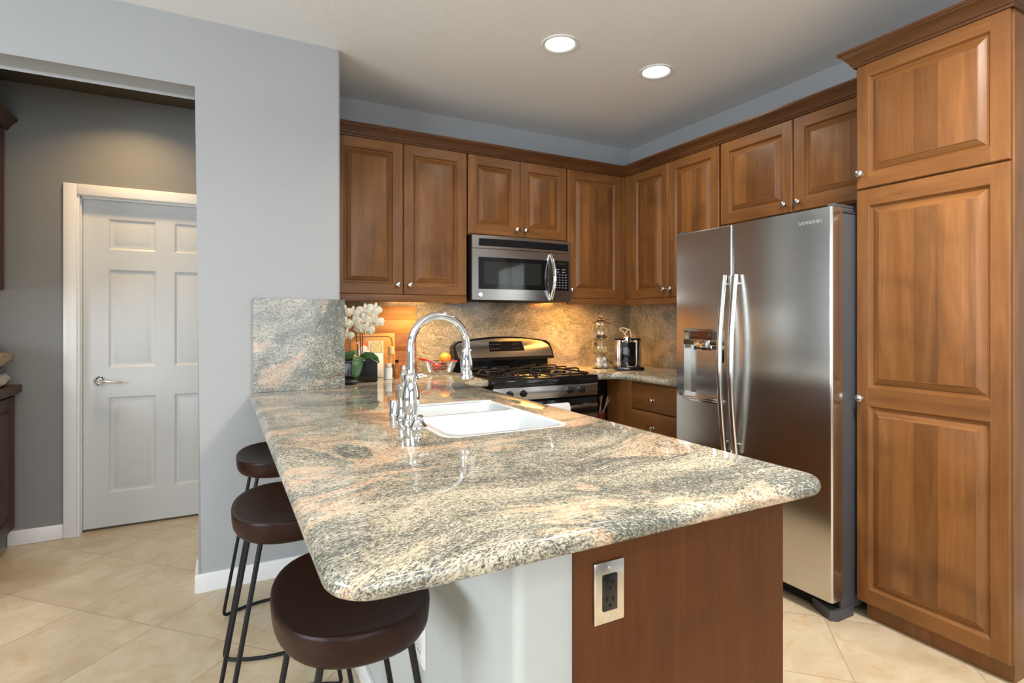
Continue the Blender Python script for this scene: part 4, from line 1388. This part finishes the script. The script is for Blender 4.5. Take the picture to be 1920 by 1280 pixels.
def flower(c, s, yaw, tilt, roll):
    M = Matrix.Translation(c) @ Matrix.Rotation(yaw, 4, 'Z') @ Matrix.Rotation(tilt, 4, 'X') @ Matrix.Rotation(roll, 4, 'Y')
    g = G()
    for ang, L_, wd_, dy in ((90, 0.48, 0.26, 0.0), (215, 0.46, 0.25, 0.0), (325, 0.46, 0.25, 0.0), (8, 0.54, 0.50, -0.05), (172, 0.54, 0.50, -0.05)):
        a = math.radians(ang)
        d = Vector((math.cos(a), 0, math.sin(a))); sd = Vector((-math.sin(a), 0, math.cos(a)))
        rows = []
        for i in range(7):
            q = i / 6
            w = wd_ * math.sin(PI * min(0.97, 0.10 + 0.82 * q)) ** 0.7 * (0.25 + 0.75 * min(1, q * 2.2))
            rows.append([d * (L_ * q) + sd * (w * k) + Vector((0, dy + 0.10 * q * q - 0.09 * q + 0.10 * k * k, 0)) for k in (-0.5, -0.25, 0, 0.25, 0.5)])
        sheets = []
        for th in (0.0, 0.02):
            sheets.append([[g.v(*((p + Vector((0, th, 0))) * s)) for p in r] for r in rows])
        for S in sheets:
            for A, B in zip(S, S[1:]):
                for k in range(4): g.f([A[k], A[k + 1], B[k + 1], B[k]])
        for k in (0, 4):
            for i in range(6): g.f([sheets[0][i][k], sheets[0][i + 1][k], sheets[1][i + 1][k], sheets[1][i][k]])
        for k in range(4): g.f([sheets[0][6][k], sheets[0][6][k + 1], sheets[1][6][k + 1], sheets[1][6][k]])
    bmesh.ops.transform(g.bm, matrix=M, verts=g.bm.verts)
    fl = obj('flower', g, PETAL, t, smooth=70)
    g = G(); g.ball((0, -0.06 * s, -0.04 * s), 0.075 * s, seg=12, rings=8); g.tube([Vector((0, -0.10 * s, -0.08 * s)), Vector((0, -0.16 * s, -0.18 * s)), Vector((0, -0.10 * s, -0.26 * s))], [0.05 * s, 0.04 * s, 0.02 * s], 8)
    bmesh.ops.transform(g.bm, matrix=M, verts=g.bm.verts)
    obj('flower_lip', g, LIP, fl)


for c, s, y_, tl, ro in (((-2.262, -0.352, 1.318), 0.076, -0.3, 0.1, 0.1), ((-2.228, -0.362, 1.300), 0.078, -0.55, 0.15, -0.2), ((-2.204, -0.348, 1.330), 0.070, -0.2, -0.1, 0.3),
                         ((-2.222, -0.372, 1.262), 0.074, -0.6, 0.1, 0.2), ((-2.190, -0.352, 1.250), 0.070, -0.1, 0.0, -0.3), ((-2.280, -0.385, 1.262), 0.078, -0.5, 0.1, 0.0),
                         ((-2.262, -0.392, 1.212), 0.076, -0.35, 0.25, 0.2), ((-2.290, -0.380, 1.218), 0.066, -0.7, 0.2, -0.2), ((-2.330, -0.362, 1.248), 0.074, -0.8, 0.0, 0.1), ((-2.335, -0.352, 1.305), 0.074, -0.6, 0.0, 0.2),
                         ((-2.372, -0.350, 1.245), 0.072, -0.2, 0.0, 0.1), ((-2.365, -0.360, 1.180), 0.068, -0.4, 0.2, 0.1), ((-2.375, -0.345, 1.315), 0.068, -0.3, 0.0, 0.1)):
    flower(Vector(c), s * 1.22, y_, tl, ro)

# ------------------------------------------------------------------ fruit basket
t = thing('fruit_basket', 'little wire basket shaped like a shopping cart with a red handle, holding fruit', 'basket', (-1.74, -0.20, ZC))
g = G()
bz0, bz1 = ZC + 0.016, ZC + 0.085
def rectz(x0, x1, y0, y1, z): return [(x0, y0, z), (x1, y0, z), (x1, y1, z), (x0, y1, z)]
def brect(q):
    e = 0.022 * q
    return (-1.805 - e * 0.8, -1.690 + e, -0.275 - e, -0.150 + e)
for k in range(5):
    q = k / 4
    r_ = rectz(*brect(q), bz0 + (bz1 - bz0) * q)
    g.tube(r_ + [r_[0]], 0.0011 if k < 4 else 0.002, 6)
b0 = brect(0); b1 = brect(1)
for k in range(13):
    f = k / 12
    for s in (2, 3):
        g.tube([(b0[0] + (b0[1] - b0[0]) * f, b0[s], bz0), (b1[0] + (b1[1] - b1[0]) * f, b1[s], bz1)], 0.0008, 5)
    for s in (0, 1):
        g.tube([(b0[s], b0[2] + (b0[3] - b0[2]) * f, bz0), (b1[s], b1[2] + (b1[3] - b1[2]) * f, bz1)], 0.0008, 5)
    g.tube([(b0[0] + (b0[1] - b0[0]) * f, b0[2], bz0), (b0[0] + (b0[1] - b0[0]) * f, b0[3], bz0)], 0.0008, 5)
for y in (-0.275, -0.150):
    g.tube([(-1.675, y, bz1), (-1.690, y, ZC + 0.004), (-1.800, y, ZC + 0.004)], 0.002, 6)
    g.lathe([(0.004, -0.002), (0.004, 0.002)], (-1.695, y, ZC + 0.004), (0, 1, 0), 10); g.lathe([(0.004, -0.002), (0.004, 0.002)], (-1.795, y, ZC + 0.004), (0, 1, 0), 10)
obj('wire_frame', g, CHROME, t)
RED = plain('red_plastic', (0.50, 0.012, 0.035), 0.3)
g = G(); g.tube([(-1.823, -0.290, bz1), (-1.865, -0.285, bz1 + 0.018), (-1.872, -0.21, bz1 + 0.020), (-1.865, -0.14, bz1 + 0.018), (-1.823, -0.130, bz1)], 0.005, 10); obj('handle', g, RED, t)
g = G(); g.box(-1.669, -1.655, -0.285, -0.14, bz1 - 0.004, bz1 + 0.008, 0.003); obj('front_bumper', g, RED, t)


def fruit(name, c, r, mat, lab, cat, sz=0.95, stem=True):
    t_ = thing(name, lab, cat, (c[0], c[1], c[2] - r), 'fruit in the wire basket')
    g = G(); g.ball(c, r, sz=sz, dimple=0.10 if name == 'apple' else 0.03); obj('flesh', g, mat, t_, smooth=60)
    if stem:
        g = G(); g.tube([(c[0], c[1], c[2] + r * sz * 0.80), (c[0] + 0.002, c[1], c[2] + r * sz + 0.010)], 0.0013, 6); obj('stem', g, STEM, t_)
    return t_


m_, nt_, bs_ = nodes_of('orange_peel')
nn = noise(nt_, pos(nt_), 420, 2)
lk(nt_, ramp(nt_, noise(nt_, pos(nt_), 20, 2).outputs[0], [(0.3, (0.72, 0.20, 0.012)), (0.7, (0.80, 0.27, 0.03))]), bs_.inputs['Base Color'])
bs_.inputs['Roughness'].default_value = 0.4
bump(nt_, bs_, nn.outputs[0], 0.3, 0.001)
APPLE = plain('apple_skin', (0.30, 0.010, 0.016), 0.22, var=0.5, scale=25)
fruit('apple', (-1.775, -0.222, ZC + 0.051), 0.033, APPLE, 'dark red apple at the left end of the wire basket', 'apple')
fruit('apple', (-1.716, -0.180, ZC + 0.049), 0.031, plain('brown_apple_skin', (0.22, 0.05, 0.012), 0.3, var=0.5, scale=25), 'brownish apple under the orange in the wire basket', 'apple')
fruit('orange', (-1.712, -0.216, ZC + 0.107), 0.037, m_, 'bright orange sitting on top of the wire basket', 'orange', 0.93, False)

# ================================================================== THINGS ON THE CORNER COUNTER
GLASS = glass('jar_glass', (0.97, 0.97, 0.95))
JX, JY = -0.555, -0.330
t = thing('glass_canister', 'tall stacked three-tier glass canister with knob lid in the corner', 'canister', (JX, JY, ZC))
tiers = [(0.0, 0.105), (0.108, 0.205), (0.208, 0.315)]
for z0, z1 in tiers:
    g = G()
    h_ = z1 - z0
    g.lathe([(0.045, 0.0), (0.060, 0.004), (0.066, 0.020), (0.066, h_ * 0.65), (0.060, h_ * 0.85), (0.048, h_), (0.0455, h_), (0.057, h_ * 0.84), (0.0635, h_ * 0.64), (0.0635, 0.021), (0.058, 0.007), (0.0001, 0.006)], (JX, JY, ZC + z0), seg=36, cap1=False)
    obj('jar_tier', g, GLASS, t)
g = G(); g.lathe([(0.0001, 0.350), (0.020, 0.3465), (0.050, 0.3345), (0.062, 0.3235), (0.062, 0.3165), (0.0665, 0.3165), (0.0665, 0.325), (0.052, 0.3375), (0.022, 0.3495), (0.012, 0.353), (0.010, 0.358), (0.017, 0.366), (0.018, 0.373), (0.012, 0.381), (0.0001, 0.383)], (JX, JY, ZC), seg=36); obj('lid', g, GLASS, t)
EGG = plain('egg_shell', (0.80, 0.78, 0.75), 0.5, var=0.02)
for k, (dx, dy, dz) in enumerate(((-0.030, -0.022, 0.028), (0.014, -0.036, 0.026), (0.036, 0.006, 0.027), (-0.006, 0.030, 0.027), (-0.020, -0.008, 0.066), (0.024, -0.010, 0.066))):
    g = G(); g.ball((JX + dx, JY + dy, ZC + dz), 0.020, sz=1.05, seg=18)
    tag(obj('egg', g, EGG, smooth=60), 'white egg inside the bottom tier of the glass canister', 'egg', 'eggs in the bottom jar')
LEM = plain('lemon_peel', (0.72, 0.50, 0.07), 0.4, var=0.15)
LEMP = plain('lemon_pulp', (0.80, 0.66, 0.30), 0.4, var=0.2)
for k, (dx, dy, dz, a, lab) in enumerate(((-0.030, -0.026, 0.140, 0.6, 'cut lemon half at the left of the middle canister tier'), (0.012, -0.036, 0.136, -0.2, 'cut lemon half in the middle of the middle canister tier'), (0.036, -0.004, 0.142, -0.7, 'cut lemon half at the right of the middle canister tier'))):
    t_ = thing('lemon_half', lab, 'lemon', (JX + dx, JY + dy, ZC + 0.117), 'lemon halves in the middle jar')
    o_ = Vector((JX + dx, JY + dy, ZC + dz))
    ax_ = Vector((math.sin(a) * 0.5, -1, 0.45)).normalized()
    g = G(); g.lathe([(0.0001, -0.021), (0.010, -0.018), (0.018, -0.009), (0.0205, 0.0), (0.0195, 0.001)], o_, ax_, 20); obj('peel', g, LEM, t_)
    g = G(); g.lathe([(0.0195, 0.0005), (0.019, 0.0018), (0.0001, 0.0018)], o_, ax_, 20); obj('pulp', g, LEMP, t_)
for k, (dx, dy, dz, c, lab) in enumerate(((-0.032, -0.020, 0.232, (0.04, 0.06, 0.02), 'dark green pepper in the top canister tier'), (0.004, -0.030, 0.232, (0.22, 0.02, 0.02), 'dark red pepper in the top canister tier'), (0.034, -0.012, 0.232, (0.45, 0.28, 0.10), 'tan shell in the top canister tier'))):
    g = G(); g.ball((JX + dx, JY + dy, ZC + dz), 0.017, sz=0.9, seg=16)
    tag(obj('dried_pepper', g, plain('dried_%d' % k, c, 0.4), smooth=60), lab, 'pepper', 'dried things in the top jar')
# coffee machine
KX, KY = -0.445, -0.500
t = thing('coffee_maker', 'compact black and steel coffee maker on the corner counter', 'coffee maker', (KX, KY, ZC))
MK = Matrix.Translation((KX, KY, 0)) @ Matrix.Rotation(-0.50, 4, 'Z') @ Matrix.Translation((-KX, -KY, 0))


def kob(name, g, mat, par=None, **kw):
    bmesh.ops.transform(g.bm, matrix=MK, verts=g.bm.verts)
    return obj(name, g, mat, par or t, **kw)


g = G(); g.box(KX - 0.098, KX + 0.098, KY - 0.100, KY + 0.075, ZC, ZC + 0.026, 0.010, seg=3); kob('base', g, BLACK)
g = G(); g.lathe([(0.045, 0), (0.047, 0.004), (0.040, 0.008), (0.0001, 0.009)], (KX, KY - 0.055, ZC + 0.0265), seg=30); kob('drip_disc', g, CHROME)
g = G(); g.box(KX - 0.052, KX + 0.052, KY - 0.030, KY + 0.070, ZC + 0.0265, ZC + 0.195, 0.004); kob('tower', g, BLACK)
COP = steel('warm_brushed_steel', (0.50, 0.38, 0.31), 0.25, 0.0, 'z')
for sx in (-1, 1):
    g = G()
    g.lathe([(0.033, 0.0), (0.034, 0.004), (0.034, 0.180), (0.032, 0.184)], (KX + sx * 0.060, KY + 0.010, ZC + 0.0265), seg=28); kob('steel_column', g, COP)
    g = G(); g.lathe([(0.032, 0.0), (0.035, 0.002), (0.035, 0.006), (0.030, 0.010), (0.0001, 0.011)], (KX + sx * 0.060, KY + 0.010, ZC + 0.211), seg=28); kob('column_cap', g, BLACKM)
g = G(); g.lathe([(0.027, 0), (0.028, 0.003), (0.028, 0.030), (0.024, 0.036), (0.0001, 0.037)], (KX - 0.005, KY - 0.005, ZC + 0.1955), seg=28); kob('brew_head', g, CHROME)
g = G(); g.box(KX - 0.006, KX + 0.006, KY - 0.0335, KY - 0.0295, ZC + 0.10, ZC + 0.150, 0.001); kob('front_slot', g, DGREY)
RIB = plain('cream_ribbon', (0.70, 0.58, 0.34), 0.45)
g = G()
g.tube(smooth([(KX - 0.010, KY - 0.010, ZC + 0.234), (KX - 0.030, KY - 0.016, ZC + 0.262), (KX - 0.058, KY - 0.018, ZC + 0.282), (KX - 0.050, KY - 0.014, ZC + 0.294), (KX - 0.020, KY - 0.012, ZC + 0.292), (KX + 0.000, KY - 0.012, ZC + 0.280)]), 0.0085, 8, flat=0.5)
g.tube(smooth([(KX + 0.022, KY - 0.014, ZC + 0.234), (KX + 0.016, KY - 0.014, ZC + 0.270), (KX + 0.004, KY - 0.012, ZC + 0.287), (KX - 0.012, KY - 0.012, ZC + 0.268), (KX - 0.026, KY - 0.014, ZC + 0.246)]), 0.0085, 8, flat=0.5)
kob('bow_handle', g, RIB, label='cream twisted bow on the top')
g = G(); g.tube(smooth([(-0.399, -0.026, 1.085), (-0.40, -0.06, 1.082), (-0.425, -0.16, 1.035), (-0.452, -0.27, 0.985), (-0.475, -0.36, 0.95)]), 0.004, 8); obj('power_cord', g, BLACKM, t)

# ================================================================== HALL FURNITURE
t = thing('hall_base_cabinet', 'dark wooden base cabinet at the left edge in the hall', 'cabinet', (-4.25, 0.1, 0))
g = G(); g.box(-4.595, -4.030, -0.42, 0.455, 0.09, 0.858, 0.002, seg=1); g.box(-4.59, -4.09, -0.42, 0.45, 0, 0.09); obj('body', g, WHALL, t)
g = G(); g.box(-4.597, -3.985, -0.425, 0.478, 0.860, 0.906, 0.006); obj('top', g, WHALL, t)
for y in (-0.40, 0.025):
    d = obj('door', door_mesh((-4.009, y, 0.11), (0, 1, 0), (1, 0, 0), 0.42, 0.735, [(0.06, 0.36, 0.06, 0.675)]), [WHALL] * 3, t, smooth=20)
t = thing('hall_wall_cabinet', 'dark wooden wall cabinet high at the left edge in the hall', 'cabinet', (-4.3, 0.1, 1.42))
g = G(); g.box(-4.597, -4.075, -0.42, 0.478, 1.43, 2.33, 0.002, seg=1); obj('body', g, WHALL, t)
for y in (-0.40, 0.025):
    obj('door', door_mesh((-4.054, y, 1.432), (0, 1, 0), (1, 0, 0), 0.42, 0.89, [(0.06, 0.36, 0.06, 0.83)]), [WHALL] * 3, t, smooth=20)
g = G(); sweep(g, [(-4.054, -0.42, 1, 0), (-4.054, 0.478, 1, 0)], [(a, b) for a, b in CROWN]); g.box(-4.597, -4.054, -0.42, 0.478, 2.3315, 2.392); obj('crown', g, WHALL, t)


def fold(name, x0, x1, y0, y1, z0, z1, col, lab, seed):
    rnd = random.Random(seed)
    g = G()
    n = 26
    ph = rnd.random() * 6
    rings = []
    for i in range(9):
        q = i / 8
        y = y0 + (y1 - y0) * q
        sc = 1 - 0.25 * abs(2 * q - 1) ** 3
        r = []
        for k in range(n):
            a = 2 * PI * k / n
            c, s = math.cos(a), math.sin(a)
            px = (x0 + x1) / 2 + (x1 - x0) / 2 * (abs(c) ** 0.5) * (1 if c > 0 else -1)
            pz = (z0 + z1) / 2 + (z1 - z0) / 2 * (abs(s) ** 0.6) * (1 if s > 0 else -1) * sc
            wob = 0.008 * math.sin(3 * a + ph + q * 4) + 0.005 * math.sin(7 * a - q * 6 + ph)
            r.append((px + wob * c, y, max(z0, min(z1, pz + wob * s))))
        rings.append(r)
    g.loft(rings)
    m = plain('cloth_%d' % seed, col, 0.95, var=0.35, scale=60)
    tag(obj(name, g, m, smooth=60), lab, 'towel', 'folded towels on the hall cabinet')


fold('folded_towel', -4.36, -4.020, 0.06, 0.440, 0.9065, 0.978, (0.36, 0.33, 0.32), 'light grey folded towel at the bottom of the stack at the left edge', 1)
fold('folded_towel', -4.36, -4.040, 0.08, 0.430, 0.979, 1.020, (0.20, 0.21, 0.24), 'blue-grey folded towel in the middle of the stack at the left edge', 2)
fold('folded_towel', -4.36, -4.010, 0.07, 0.436, 1.021, 1.090, (0.27, 0.20, 0.15), 'brown crumpled towel on the upper part of the stack at the left edge', 3)
fold('folded_towel', -4.36, -4.055, 0.10, 0.380, 1.091, 1.135, (0.62, 0.60, 0.55), 'cream cloth on top of the towel stack at the left edge', 4)
